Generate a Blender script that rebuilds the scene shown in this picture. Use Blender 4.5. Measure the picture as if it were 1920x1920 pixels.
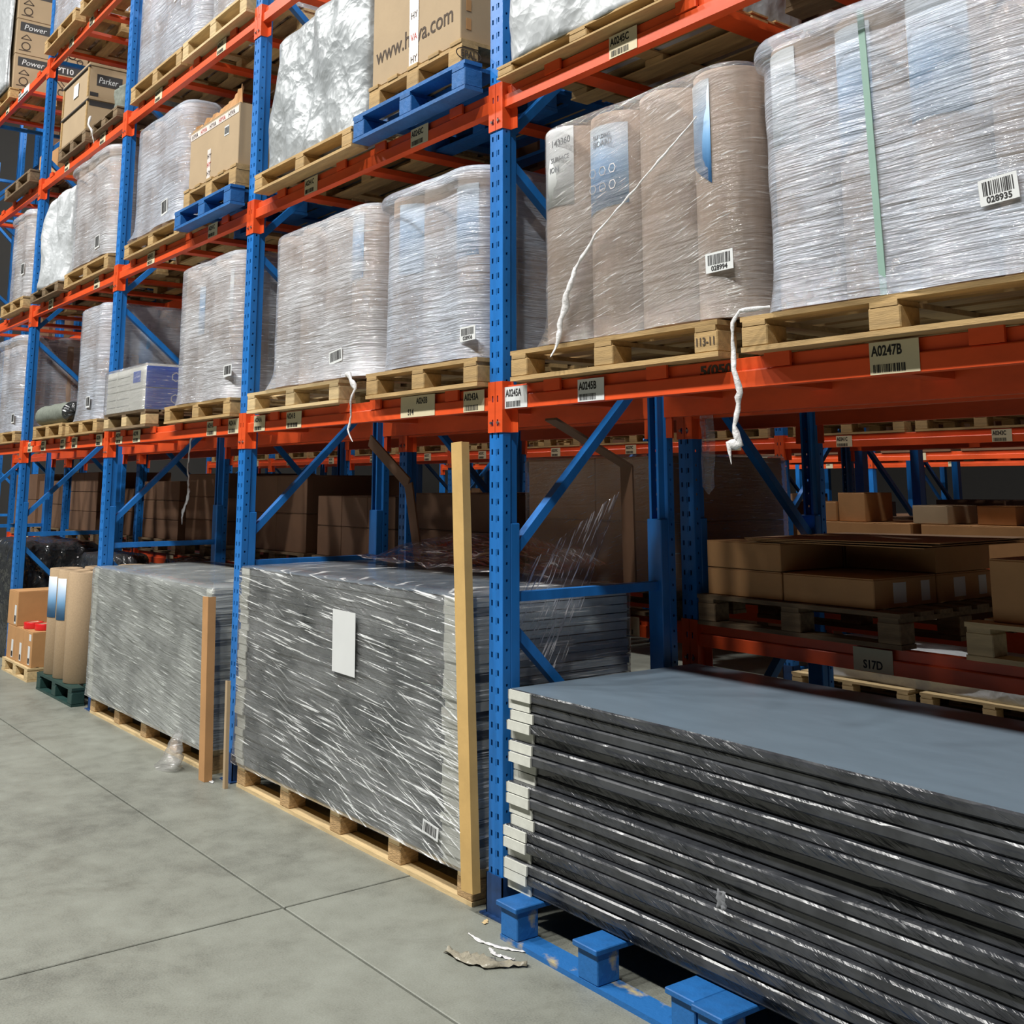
import bpy, math, random
from mathutils import Vector, Matrix, noise
C = bpy.context.scene.collection
for o in list(bpy.data.objects): bpy.data.objects.remove(o)
S = bpy.context.scene

# ------------------------------------------------------------------ camera
CAM = (4.1368, -3.0575, 1.8309); YAW, PITCH, ROLL = -0.9142, 0.1661, -0.0013
cam = bpy.data.cameras.new('camera'); co = bpy.data.objects.new('camera', cam); C.objects.link(co)
cam.sensor_width = 36; cam.lens = 2061.9453/1920*36; cam.shift_y = (564.1264-960)/1920; cam.clip_end = 200
fw = Vector((math.sin(YAW)*math.cos(PITCH), math.cos(YAW)*math.cos(PITCH), math.sin(PITCH)))
rt = Vector((math.cos(YAW), -math.sin(YAW), 0)); up = rt.cross(fw)
c_, s_ = math.cos(ROLL), math.sin(ROLL)
rt, up = c_*rt+s_*up, -s_*rt+c_*up
M = Matrix((rt, up, -fw)).transposed().to_4x4(); M.translation = CAM
co.matrix_world = M
S.camera = co
# ------------------------------------------------------------------ light and exposure
S.view_settings.view_transform = 'Standard'; S.view_settings.look = 'None'
S.view_settings.gamma = 1; S.view_settings.use_curve_mapping = False
S.view_settings.exposure = -1.15
w = bpy.data.worlds.new('world'); S.world = w; w.use_nodes = True
w.node_tree.nodes['Background'].inputs[0].default_value = (.8, .86, 1, 1)
w.node_tree.nodes['Background'].inputs[1].default_value = 0.015
def high_bay(x, y, z, power, size=.7):
    l = bpy.data.lights.new('high_bay_light', 'AREA'); l.shape = 'DISK'; l.size = size; l.energy = power
    l.color = (1, .985, .945)
    o = bpy.data.objects.new('high_bay_light', l); o.location = (x, y, z); C.objects.link(o)
for x in (6.5, 2.5, -1.5, -5.5, -9.5, -13.5): high_bay(x, -7.4, 12.4, 2250, .8)
for x in (1, -5, -11, -17): high_bay(x, 3.3, 12.4, 900)
for x in (-4, -12): high_bay(x, 8.8, 12.4, 1300)

# ------------------------------------------------------------------ materials
MATS = {}
def lin(c): return tuple((v/255/12.92 if v/255 <= .04045 else ((v/255+.055)/1.055)**2.4) for v in c)+(1,)
class NT:
    def __init__(s, m): m.use_nodes = True; s.t = m.node_tree; s.n = s.t.nodes; s.n.clear()
    def a(s, typ, **kw):
        n = s.n.new(typ); ins = kw.pop('i', {})
        for k, v in kw.items(): setattr(n, k, v)
        for k, v in ins.items():
            if hasattr(v, 'is_output') : s.t.links.new(v, n.inputs[k])
            else: n.inputs[k].default_value = v
        return n
    def math(s, op, a, b=0., c=None, clamp=False):
        n = s.a('ShaderNodeMath', operation=op, i={0: a, 1: b}); n.use_clamp = clamp
        if c is not None:
            if hasattr(c, 'is_output'): s.t.links.new(c, n.inputs[2])
            else: n.inputs[2].default_value = c
        return n.outputs[0]
    def coords(s, scale=(1, 1, 1), rot=(0, 0, 0), kind='Object'):
        tc = s.a('ShaderNodeTexCoord')
        if kind == 'World':
            g = s.a('ShaderNodeNewGeometry'); src = g.outputs['Position']
        else: src = tc.outputs[kind]
        if any(rot): src = s.a('ShaderNodeMapping', i={'Vector': src, 'Rotation': rot}).outputs[0]      # turn first, then stretch
        return s.a('ShaderNodeMapping', i={'Vector': src, 'Scale': scale}).outputs[0]
    def noise(s, vec, sc, det=4, rough=.55, dist=0.):
        return s.a('ShaderNodeTexNoise', i={'Vector': vec, 'Scale': sc, 'Detail': det, 'Roughness': rough, 'Distortion': dist}).outputs['Fac']
    def ramp(s, f, stops):
        r = s.a('ShaderNodeValToRGB', i={0: f}); e = r.color_ramp.elements
        while len(e) < len(stops): e.new(.5)
        for k, (p, c) in enumerate(stops): e[k].position = p; e[k].color = c if len(c) == 4 else tuple(c)+(1,)
        return r.outputs[0]
    def out(s, sh): s.a('ShaderNodeOutputMaterial', i={0: sh})
def new(name):
    m = bpy.data.materials.new(name); MATS[name] = m; return m, NT(m)
def pm(name, col, rough=.6, var=.2, scale=6, stretch=(1, 1, 1), bump=0., bscale=40, bst=(1, 1, 1), metal=0., spec=.5, rnd=.0, col2=None, lo=.35, hi=.65, rot=(0, 0, 0)):
    m, t = new(name)
    c = lin(col); c2 = lin(col2) if col2 else tuple(v*(1-var) for v in c[:3])+(1,)
    f = t.noise(t.coords(stretch, rot), scale, 5, .6)
    colr = t.ramp(f, [(lo, c2), (hi, c)])
    if rnd:
        oi = t.a('ShaderNodeObjectInfo'); v = t.math('MULTIPLY_ADD', oi.outputs['Random'], 2*rnd, 1-rnd)
        colr = t.a('ShaderNodeHueSaturation', i={'Color': colr, 'Value': v}).outputs[0]
    ins = {'Base Color': colr, 'Roughness': rough, 'Metallic': metal, 'Specular IOR Level': spec}
    if bump:
        b = t.a('ShaderNodeBump', i={'Height': t.noise(t.coords(bst, rot), bscale, 4), 'Strength': bump, 'Distance': .01})
        ins['Normal'] = b.outputs[0]
    t.out(t.a('ShaderNodeBsdfPrincipled', i=ins).outputs[0]); return m
pm('blue_steel', (32, 116, 196), .38, .25, 9, (1, 1, .25), .05, 30)
pm('foot_blue', (26, 66, 118), .5, .5, 14)
pm('orange_steel', (226, 84, 36), .4, .22, 7, (.4, 1, 1), .05, 30)
pm('orange_faded', (206, 84, 48), .5, .3, 7, (.4, 1, 1))
pm('galv', (150, 150, 150), .35, .2, 20, metal=.8)
pm('pine', (182, 150, 100), .75, .3, 5, (1, 8, 8), .25, 30, (1, 10, 10), rnd=.12)
pm('pine_pale', (206, 180, 134), .75, .25, 5, (1, 8, 8), .2, 30, (1, 10, 10), rnd=.08)
pm('chipblock', (196, 160, 112), .9, .4, 30, (1, 1, 5), .5, 60, (1, 1, 4), rnd=.06)
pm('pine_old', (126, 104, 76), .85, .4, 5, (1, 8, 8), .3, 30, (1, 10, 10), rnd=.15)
pm('pallet_blue', (20, 94, 160), .6, .3, 7, (1, 1, 1), .3, 40, rnd=.08)
pm('pallet_blue_worn', (22, 94, 158), .65, .5, 3.2, (1, 1.6, 1.6), .3, 40, col2=(176, 160, 112), lo=.36, hi=.44)
pm('plastic_green', (30, 62, 58), .5, .3, 9, bump=.1)
pm('kraft', (180, 134, 86), .8, .12, 6, bump=.06, bscale=90, rnd=.05)
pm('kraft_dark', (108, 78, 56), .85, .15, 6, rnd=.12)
pm('kraft_pale', (166, 144, 114), .8, .08, 4, bump=.05, bscale=60, rnd=.03)
pm('kraft_yellow', (198, 162, 100), .75, .15, 5, bump=.1, bscale=30)
pm('paper_brown', (172, 150, 132), .8, .14, 40, (1, 1, .3), rnd=.05)
pm('paper_tan', (166, 142, 112), .85, .16, 90, rnd=.05)
pm('paper_core', (120, 98, 80), .9, .1)
pm('foam_white', (198, 199, 190), .8, .1, 20, bump=.15, bscale=40)
pm('foam_pale', (196, 208, 214), .7, .15, 20, (1, 1, 3), bump=.3, bscale=25)
pm('panel_face', (102, 117, 130), .34, .1, 4, (1, 3, 1), .05, 8)
pm('panel_grey', (92, 96, 98), .6, .2, 8, bump=.2, bscale=20)
pm('black_film_plain', (22, 24, 28), .22, .3, 10, bump=.5, bscale=14)
pm('label_white', (208, 210, 210), .6, .04)
pm('label_cream', (204, 192, 160), .65, .08, 9)
pm('ink', (24, 22, 22), .7, .1)
pm('ink_brown', (70, 56, 44), .8, .1)
pm('ink_grey', (120, 122, 126), .7, .1)
pm('red_print', (176, 44, 34), .6, .1)
pm('tape_white', (226, 214, 208), .35, .08, 20, bump=.1)
pm('red_tape', (206, 34, 36), .3, .15, 12)
pm('film_tail', (224, 222, 222), .22, .12, 30, bump=.8, bscale=40)
pm('sack_grey', (116, 122, 112), .8, .25, 30, bump=.3)
pm('carton_white', (222, 222, 216), .5, .08, 6, bump=.2, bscale=12)
pm('carton_blue', (30, 84, 190), .45, .12, 9)
pm('print_dark', (44, 42, 42), .6, .15)
pm('green_lid', (40, 120, 82), .4, .15)
pm('strap_green', (138, 168, 156), .35, .1)
pm('wall_grey', (40, 38, 36), .8, .1)
pm('ceiling_grey', (84, 84, 84), .8, .1)
pm('wrap_scrap', (150, 144, 128), .3, .15, 20, bump=.6)

# concrete
m, t = new('concrete')
p = t.coords(kind='World')
n1 = t.noise(p, .55, 6, .6); n2 = t.noise(p, 5, 6, .65); n3 = t.noise(p, 130, 2, .5)
f = t.math('ADD', t.math('MULTIPLY', n1, .42), t.math('ADD', t.math('MULTIPLY', n2, .33), t.math('MULTIPLY', n3, .25)))
col = t.ramp(f, [(.36, lin((90, 91, 84))), (.5, lin((121, 123, 114))), (.64, lin((134, 137, 128)))])
st = t.ramp(t.noise(p, 1.9, 5, .7, .6), [(.58, (0, 0, 0)), (.72, (1, 1, 1))])
col = t.a('ShaderNodeMix', data_type='RGBA', i={0: t.math('MULTIPLY', st, .35), 6: col, 7: lin((78, 76, 66))}).outputs[2]
b = t.a('ShaderNodeBump', i={'Height': n3, 'Strength': .12, 'Distance': .01})
t.out(t.a('ShaderNodeBsdfPrincipled', i={'Base Color': col, 'Roughness': t.math('MULTIPLY_ADD', n2, .25, .38), 'Normal': b.outputs[0]}).outputs[0])
pm('joint_dark', (58, 56, 50), .9, .2)

def film(name, tint=(226, 228, 234), a0=.1, a1=.3, rot=0., sc=(1., 1., 13), gl=2.2, rough=.09, bst=.8, patch=2.2, ls=.4, rot2=None, th=(.60, .70), xrot=False, rot3=None):
    """clear stretch film: bare see-through sheet, milky where layers gather, glossy with drawn-out wrinkles"""
    m, t = new(name)
    R1 = (rot, 0, 0) if xrot else (0, rot, 0); r2 = rot*1.35 if rot2 is None else rot2; R2 = (r2, 0, 0) if xrot else (0, r2, 0)
    n = t.noise(t.coords(sc, R1), 3.4, 3, .5, .3)
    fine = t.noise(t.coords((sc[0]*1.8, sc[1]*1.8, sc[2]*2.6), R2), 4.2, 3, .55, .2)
    big = t.noise(t.coords((1, 1, 1.6)), patch, 4, .6)
    h = t.math('ADD', n, t.math('MULTIPLY', fine, .4))
    bp = t.a('ShaderNodeBump', i={'Height': h, 'Strength': bst, 'Distance': .02}).outputs[0]
    fold_glint = t.ramp(fine, [(th[0], (0, 0, 0)), (th[1], (1, 1, 1))])  # whitish folds, plus wrinkle glints painted as white lines into the film opacity
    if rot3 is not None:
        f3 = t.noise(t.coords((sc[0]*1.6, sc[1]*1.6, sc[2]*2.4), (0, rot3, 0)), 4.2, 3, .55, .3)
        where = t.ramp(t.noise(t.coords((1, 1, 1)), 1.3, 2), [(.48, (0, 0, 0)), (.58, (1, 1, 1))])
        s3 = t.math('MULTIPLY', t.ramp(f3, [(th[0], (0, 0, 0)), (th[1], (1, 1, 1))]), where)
        fold_glint = t.math('MAXIMUM', fold_glint, s3); h = t.math('ADD', h, t.math('MULTIPLY', f3, .4))
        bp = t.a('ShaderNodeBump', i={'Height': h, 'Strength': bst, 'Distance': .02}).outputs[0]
    fac = t.math('ADD', t.math('MULTIPLY_ADD', t.ramp(big, [(.36, (0, 0, 0)), (.66, (1, 1, 1))]), a1-a0, a0), t.math('MULTIPLY', fold_glint, ls), clamp=True)
    dif = t.a('ShaderNodeBsdfDiffuse', i={0: lin(tint), 'Normal': bp}).outputs[0]
    tr = t.a('ShaderNodeBsdfTransparent', i={0: (.97, .97, .98, 1)}).outputs[0]
    body = t.a('ShaderNodeMixShader', i={0: fac, 1: tr, 2: dif}).outputs[0]
    fr = t.a('ShaderNodeFresnel', i={'IOR': 1.45}).outputs[0]
    gf = t.math('MINIMUM', t.math('MULTIPLY_ADD', fr, gl*.4, .03), .5)
    g = t.a('ShaderNodeBsdfGlossy', i={0: (1, 1, 1, 1), 'Roughness': rough, 'Normal': bp}).outputs[0]
    t.out(t.a('ShaderNodeMixShader', i={0: gf, 1: body, 2: g}).outputs[0]); return m
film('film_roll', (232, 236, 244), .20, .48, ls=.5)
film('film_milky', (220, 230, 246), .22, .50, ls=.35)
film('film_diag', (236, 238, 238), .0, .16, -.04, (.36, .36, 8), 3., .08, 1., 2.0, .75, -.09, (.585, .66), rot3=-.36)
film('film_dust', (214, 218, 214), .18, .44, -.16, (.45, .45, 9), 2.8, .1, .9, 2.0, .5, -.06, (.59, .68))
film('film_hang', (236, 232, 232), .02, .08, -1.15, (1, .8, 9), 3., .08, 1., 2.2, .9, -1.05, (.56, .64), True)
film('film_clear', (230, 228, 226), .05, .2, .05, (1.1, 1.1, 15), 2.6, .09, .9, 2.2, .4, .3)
def foil(name, col, metal, rough, st=.36):
    m, t = new(name)
    v = t.coords(); d = t.a('ShaderNodeTexNoise', i={'Vector': v, 'Scale': 3.5, 'Detail': 3}).outputs['Color']
    vv = t.a('ShaderNodeMix', data_type='VECTOR', i={0: .16, 4: v, 5: d}).outputs[1]
    hs = [t.a('ShaderNodeTexVoronoi', i={'Vector': vv, 'Scale': k, 'Randomness': 1.}).outputs['Distance'] for k in (5.5, 13, 29)]
    h = t.math('ADD', t.math('MULTIPLY', hs[0], 1.), t.math('ADD', t.math('MULTIPLY', hs[1], .42), t.math('MULTIPLY', hs[2], .18)))
    bp = t.a('ShaderNodeBump', i={'Height': h, 'Strength': st, 'Distance': .07}).outputs[0]
    t.out(t.a('ShaderNodeBsdfPrincipled', i={'Base Color': lin(col), 'Roughness': rough, 'Metallic': metal, 'Normal': bp}).outputs[0])
foil('bag_silver', (150, 155, 158), .12, .42, .3); foil('bag_white', (176, 180, 183), .05, .42, .3); foil('bag_black', (46, 48, 50), .0, .16, .6)

def black_film(name, rot, sc):
    m, t = new(name)
    n = t.noise(t.coords(sc, (0, rot, 0)), 3, 4, .55, .4); big = t.noise(t.coords((1, 1, 6)), 2.2, 2)
    msk = t.ramp(big, [(.42, (.03, .03, .03)), (.66, (1, 1, 1))])
    h = t.math('MULTIPLY', n, msk)
    bp = t.a('ShaderNodeBump', i={'Height': h, 'Strength': .8, 'Distance': .02}).outputs[0]
    c = t.ramp(t.noise(t.coords((1, 1, 1)), 7, 3), [(.4, lin((40, 42, 46))), (.6, lin((56, 58, 62)))])
    t.out(t.a('ShaderNodeBsdfPrincipled', i={'Base Color': c, 'Roughness': .24, 'Specular IOR Level': .6, 'Normal': bp}).outputs[0])
black_film('black_film', -.40, (1.4, 1.4, 20))
# printed poster: white at the head running into blue at the foot
for nm, z0, z1 in (('poster_blue', .56, .92), ('poster_blue_low', .5, .86)):
    m, t = new(nm)
    z = t.a('ShaderNodeSeparateXYZ', i={0: t.coords()}).outputs[2]
    c = t.ramp(t.math('DIVIDE', t.math('SUBTRACT', z, z0), z1-z0), [(0, lin((66, 130, 196))), (.4, lin((120, 168, 212))), (.85, lin((186, 196, 206))), (1, lin((198, 202, 206)))])
    t.out(t.a('ShaderNodeBsdfPrincipled', i={'Base Color': c, 'Roughness': .5}).outputs[0])

# ------------------------------------------------------------------ mesh helpers
class MB:
    def __init__(s): s.v = []; s.f = []; s.m = []
    def add(s, vs, fs, mi=0):
        k = len(s.v); s.v += [tuple(v) for v in vs]; s.f += [tuple(i+k for i in f) for f in fs]; s.m += [mi]*len(fs); return s
    def box(s, x0, y0, z0, x1, y1, z1, mi=0):
        return s.add([(x0, y0, z0), (x1, y0, z0), (x1, y1, z0), (x0, y1, z0), (x0, y0, z1), (x1, y0, z1), (x1, y1, z1), (x0, y1, z1)],
                     [(3, 2, 1, 0), (4, 5, 6, 7), (0, 1, 5, 4), (1, 2, 6, 5), (2, 3, 7, 6), (3, 0, 4, 7)], mi)
    def prism(s, prof, a0, a1, axis='x', mi=0):
        """prof: list of 2-D points; extruded along axis"""
        n = len(prof)
        def P(u, v, a): return (a, u, v) if axis == 'x' else ((u, a, v) if axis == 'y' else (u, v, a))
        vs = [P(u, v, a0) for u, v in prof]+[P(u, v, a1) for u, v in prof]
        return s.add(vs, [(i, (i+1) % n, n+(i+1) % n, n+i) for i in range(n)]+[tuple(range(n-1, -1, -1)), tuple(range(n, 2*n))], mi)
    def bar(s, p, q, wx, wy, side=(1, 0, 0), mi=0):
        p, q = Vector(p), Vector(q); d = (q-p).normalized(); a = Vector(side); a = (a-d*a.dot(d)).normalized(); b = d.cross(a)
        a *= wx/2; b *= wy/2
        vs = [p-a-b, p+a-b, p+a+b, p-a+b, q-a-b, q+a-b, q+a+b, q-a+b]
        return s.add(vs, [(3, 2, 1, 0), (4, 5, 6, 7), (0, 1, 5, 4), (1, 2, 6, 5), (2, 3, 7, 6), (3, 0, 4, 7)], mi)
    def cyl(s, x, y, z0, z1, r, n=24, r2=None, caps=True, mi=0):
        r2 = r if r2 is None else r2
        vs = [(x+r*math.cos(2*math.pi*i/n), y+r*math.sin(2*math.pi*i/n), z0) for i in range(n)]+[(x+r2*math.cos(2*math.pi*i/n), y+r2*math.sin(2*math.pi*i/n), z1) for i in range(n)]
        fs = [(i, (i+1) % n, n+(i+1) % n, n+i) for i in range(n)]
        if caps: fs += [tuple(range(n-1, -1, -1)), tuple(range(n, 2*n))]
        return s.add(vs, fs, mi)
    def grid(s, rows, close=False, mi=0):
        n = len(rows[0]); vs = [p for r in rows for p in r]; fs = []
        for j in range(len(rows)-1):
            for i in range(n if close else n-1):
                a, b = j*n+i, j*n+(i+1) % n; fs.append((a, b, b+n, a+n))
        return s.add(vs, fs, mi)
    def tube(s, pts, rad, n=8, flat=1., mi=0):
        rows = []
        for k, p in enumerate(pts):
            p = Vector(p); q = Vector(pts[min(k+1, len(pts)-1)]); o = Vector(pts[max(k-1, 0)]); d = (q-o).normalized()
            a = d.cross(Vector((.12, 1, .05))).normalized(); b = d.cross(a)
            r = rad[k] if isinstance(rad, (list, tuple)) else rad
            rows.append([p+a*r*math.cos(2*math.pi*i/n)+b*r*flat*math.sin(2*math.pi*i/n) for i in range(n)])
        return s.grid(rows, True, mi)
    def mesh(s, name, mats, smooth=False):
        me = bpy.data.meshes.new(name); me.from_pydata(s.v, [], s.f)
        for mm in (mats if isinstance(mats, (list, tuple)) else [mats]): me.materials.append(MATS[mm])
        for p_, i in zip(me.polygons, s.m): p_.material_index = i; p_.use_smooth = smooth
        me.update(); return me
def put(name, me, parent=None, loc=(0, 0, 0), rot=(0, 0, 0), mods=None):
    o = bpy.data.objects.new(name, me); C.objects.link(o); o.location = loc; o.rotation_euler = rot
    if parent: o.parent = parent
    return o
def obj(name, mb, mats, parent=None, smooth=False, loc=(0, 0, 0), rot=(0, 0, 0), auto=None):
    o = put(name, mb.mesh(name, mats, smooth), parent, loc, rot)
    return o
def tag(o, label, cat, group=None, kind='thing'):
    o['label'] = label; o['category'] = cat; o['kind'] = kind
    if group: o['group'] = group
    return o
def thing(name, label, cat, loc=(0, 0, 0), rz=0., group=None):
    o = bpy.data.objects.new(name, None); C.objects.link(o); o.location = loc; o.rotation_euler = (0, 0, rz); o.empty_display_size = .1
    return tag(o, label, cat, group)
def struct(name, mb, mats, smooth=False):
    o = obj(name, mb, mats, None, smooth); o['kind'] = 'structure'; return o
_BOX = {}
def boxm(dx, dy, dz, mat, ch=0.):
    k = (round(dx, 4), round(dy, 4), round(dz, 4), mat, ch)
    if k not in _BOX:
        b = MB()
        if not ch: b.box(-dx/2, -dy/2, -dz/2, dx/2, dy/2, dz/2)
        else:
            x, y, z = dx/2, dy/2, dz/2
            prof = [(-x+ch, -y), (x-ch, -y), (x, -y+ch), (x, y-ch), (x-ch, y), (-x+ch, y), (-x, y-ch), (-x, -y+ch)]
            inn = [(-x+ch, -y+ch), (x-ch, -y+ch), (x-ch, -y+ch), (x-ch, y-ch), (x-ch, y-ch), (-x+ch, y-ch), (-x+ch, y-ch), (-x+ch, -y+ch)]
            rows = [[(u, v, -z) for u, v in inn], [(u, v, -z+ch) for u, v in prof], [(u, v, z-ch) for u, v in prof], [(u, v, z) for u, v in inn]]
            b.grid(rows, True); b.f += [tuple(range(7, -1, -1)), tuple(range(24, 32))]; b.m += [0, 0]
        _BOX[k] = b.mesh('box', mat)
    return _BOX[k]
def bx(name, x0, y0, z0, x1, y1, z1, mat, parent=None, ch=0., rz=0.):
    return put(name, boxm(x1-x0, y1-y0, z1-z0, mat, ch), parent, ((x0+x1)/2, (y0+y1)/2, (z0+z1)/2), (0, 0, rz))
FRONT = (math.pi/2, 0, 0); SIDE = (math.pi/2, 0, math.pi/2)
def text(s, size, mat, parent, loc, rot=FRONT, name='lettering', align='LEFT', sx=1., bold=.0, shear=0.):
    cu = bpy.data.curves.new(name, 'FONT'); cu.body = s; cu.size = size; cu.align_x = align; cu.extrude = .0004; cu.offset = bold; cu.shear = shear
    cu.resolution_u = 3
    cu.materials.append(MATS[mat])
    o = bpy.data.objects.new(name, cu); 
    me = bpy.data.meshes.new_from_object(o); bpy.data.objects.remove(o); bpy.data.curves.remove(cu); me.name = name
    o = put(name, me, parent, loc, rot); o.scale = (sx, 1, 1)
    return o
def barcode(parent, x0, x1, z0, z1, y, seed=1, mat='ink', axis='x'):
    r = random.Random(seed); b = MB(); x = x0
    while x < x1:
        wd = r.choice((.0022, .003, .005)); e = min(x+wd, x1)
        if axis == 'x': b.box(x, y-.0008, z0, e, y, z1)
        else: b.box(y, x, z0, y+.0008, e, z1)
        x = e+r.choice((.002, .003, .0045))
    o = obj('barcode', b, mat, parent); o['kind'] = 'stuff'; return o
def fbm(p, sc, seed=0, oct=4): return noise.fractal(Vector(p)*sc+Vector((seed*7.3, seed*3.1, seed*1.7)), 1., 2., oct)
def cre(p, sc, seed=0): return noise.turbulence(Vector(p)*sc+Vector((seed*5.3, seed*2.9, seed*4.7)), 3, True)

# ------------------------------------------------------------------ floor, ceiling, walls
fl = struct('floor', MB().box(-22, -12, -.25, 9, 26, -.018), 'joint_dark')
xb = [-22, -19.6, -14.86, -10.11, -5.36, -.607, 4.14, 9]; yb = [-12, -10.2, -5.42, -.675, 4.07, 8.8, 13.6, 18.3, 26]
for i in range(len(xb)-1):
    for j in range(len(yb)-1):
        bx('slab', xb[i]+.006, yb[j]+.006, -.06, xb[i+1]-.006, yb[j+1]-.006, 0, 'concrete', fl, .003)
struct('ceiling', MB().box(-22, -12, 13.4, 9, 26, 13.6), 'ceiling_grey')
struct('wall_back', MB().box(-22, 26, -.25, 9, 26.2, 13.6), 'wall_grey')
struct('wall_left', MB().box(-22.2, -12, -.25, -22, 26.2, 13.6), 'wall_grey')

# ------------------------------------------------------------------ pallet racking
PITCH_X = 2.8; LV = {1: 2.285, 2: 3.735, 3: 5.15, 4: 6.55}
def holed(us, vs, hole, P, b):
    """sheet of quads over breaks us x vs, quads where hole(i,j) left open"""
    n = len(us); base = len(b.v)
    b.v += [P(u, v) for v in vs for u in us]
    for j in range(len(vs)-1):
        for i in range(n-1):
            if not hole(i, j):
                a = base+j*n+i; b.f.append((a, a+1, a+1+n, a+n)); b.m.append(0)
_POST = {}
def post_mesh(H, flip=False):
    if (H, flip) in _POST: return _POST[(H, flip)]
    b = MB(); pt = .075; zs = []; tp = []
    k = 0
    while k*pt < H-.001:
        for dz, ty in ((0, 0), (.014, 1), (.02, 2), (.045, 0)): zs.append(k*pt+dz); tp.append(ty)
        k += 1
    zs.append(H)
    us = [0, .014, .026, .050, .054, .060, .072, .1]
    def hf(i, j): return (i in (1, 5) and tp[j] == 2) or (i == 3 and tp[j] in (1, 2))
    s = -1 if flip else 1
    holed(us, zs, hf, lambda u, v: (u, 0, v), b)
    zs2 = []; tp2 = []; k = 0
    while k*pt < H-.001:
        for dz, ty in ((0, 0), (.052, 1), (.064, 0)): zs2.append(k*pt+dz); tp2.append(ty)
        k += 1
    zs2.append(H)
    for xx in (0, .1):
        holed([0, .016, .027, .042], zs2, lambda i, j: i == 1 and tp2[j] == 1, lambda u, v, xx=xx: (xx, s*u, v), b)
    for pr in ([(0, .042), (.016, .05), (.016, .09), (.03, .09)], [(.1, .042), (.084, .05), (.084, .09), (.07, .09)]):
        b.grid([[(u, s*v, 0) for u, v in pr], [(u, s*v, H) for u, v in pr]])
    me = b.mesh('post', 'blue_steel'); _POST[(H, flip)] = me; return me
def solid(o, th, off=-1.):
    md = o.modifiers.new('sheet', 'SOLIDIFY'); md.thickness = th; md.offset = off; return o
D = 1.10
def frame(x, y, H, label, group=None, dbl=True, flip=False):
    t = thing('rack_upright', label, 'rack upright', (x, y, 0), 0, group)
    solid(put('post', post_mesh(H), t), .003, 0); solid(put('post', post_mesh(H, True), t, (0, D, 0)), .003, 0)
    for yy, s in ((0, 1), (D, -1)):
        if dbl: bx('post_stiffener', .0, min(yy+s*.046, yy+s*.098), .004, .1, max(yy+s*.046, yy+s*.098), 1.66, 'blue_steel', t, .004)
        b = MB(); y0, y1 = sorted((yy-s*.010, yy+s*.10))
        b.box(-.008, y0, 0, -.002, y1, .17); b.box(.102, y0, 0, .108, y1, .17); b.box(-.008, y0 if s > 0 else y1-.006, 0, .108, y0+.006 if s > 0 else y1, .17)
        f_ = obj('foot', b, 'foot_blue', t); bx('foot_plate', -.03, min(yy-s*.03, yy+s*.13), 0, .13, max(yy-s*.03, yy+s*.13), .008, 'foot_blue', f_)
        put('anchor_bolt', MB().cyl(0, 0, .008, .03, .012, 6).mesh('bolt', 'galv'), f_, (.05, yy+s*.115, 0))
    br = [(.12, .12), (1.22, .26), (1.33, 1.33), (1.50, 2.48), (3.38, 2.56), (3.50, 4.5), (5.4, 4.58), (5.5, 6.5), (6.55, 6.55)]
    for zf, zr in br:
        if zf < H-.1 and zr < H-.1:
            if flip: zf, zr = zr, zf
            b = MB(); b.bar((.05, .06, zf), (.05, D-.06, zr), .05, .042); o = obj('brace', b, 'blue_steel', t)
    return t
def connector_mesh():
    b = MB()
    us = [0, .012, .022, .034, .046]; vs = [0, .03, .06, .085, .115, .14, .17, .205, .235]
    holed(us, vs, lambda i, j: i == 1 and j in (1, 5) or i == 2 and j == 3 and False, lambda u, v: (u-.048, -.006, v), b)
    b.grid([[(-.002, -.006, 0), (.004, -.006, 0), (.004, .046, 0), (.05, .05, 0)], [(-.002, -.006, .09), (.004, -.006, .09), (.004, .046, .09), (.05, .05, .09)],
            [(-.002, -.006, .235), (.004, -.006, .235), (.004, .046, .235), (.012, .05, .235)]])
    return b.mesh('connector', 'orange_steel')
CONN = connector_mesh()
BOLT = MB().cyl(0, 0, 0, .008, .007, 6).mesh('bolt', 'galv')
_BEAM = {}
def beam_mesh(L, mat='orange_steel'):
    if (L, mat) not in _BEAM:
        b = MB(); b.prism([(0, -.11), (0, -.052), (.003, -.048), (.016, -.048), (.018, -.045), (.018, -.003), (.021, 0), (.05, 0), (.05, -.11)], 0, L)
        _BEAM[(L, mat)] = b.mesh('beam', mat)
    return _BEAM[(L, mat)]
def beam(x0, x1, y, z, label, group=None, back=False, labels=(), conn=True, mat='orange_steel'):
    """z: top of the beam; y: front of the posts it hangs on (back of the posts for back beams)"""
    L = x1-x0
    t = thing('rack_beam', label, 'rack beam', (x0, y, z), 0, group)
    if back: put('beam_body', beam_mesh(L, mat), t, (L, -.006, 0), (0, 0, math.pi))
    else: put('beam_body', beam_mesh(L, mat), t, (0, .006, 0))
    if conn:
        for k in (0, 1):
            o = put('end_connector', CONN, t, (0 if k == 0 else L, 0, -.215), (0, 0, 0))
            o.scale = ((1 if k == 0 else -1), (-1 if back else 1), 1)
            solid(o, .004, 0)
            if not back: put('lock_bolt', BOLT, o, (-.024, -.008, .045), (math.pi/2, 0, 0))
    for (lx, wd, h, mt, lines, seed) in labels:
        yy = .006-.0015
        lb = bx('location_label', lx-x0, yy-.0015, -.108, lx-x0+wd, yy, -.108+h, mt, t)
        for (s, dx, dz, sz, sx) in lines: text(s, sz, 'ink', lb, (-wd/2+dx, -.0012, -h/2+dz), sx=sx, bold=.0012)
        if seed: barcode(lb, -wd/2+.012, wd/2-(.05 if wd > .1 else .01), -h/2+.006, -h/2+.032, -.0008, seed)
    return t
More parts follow.
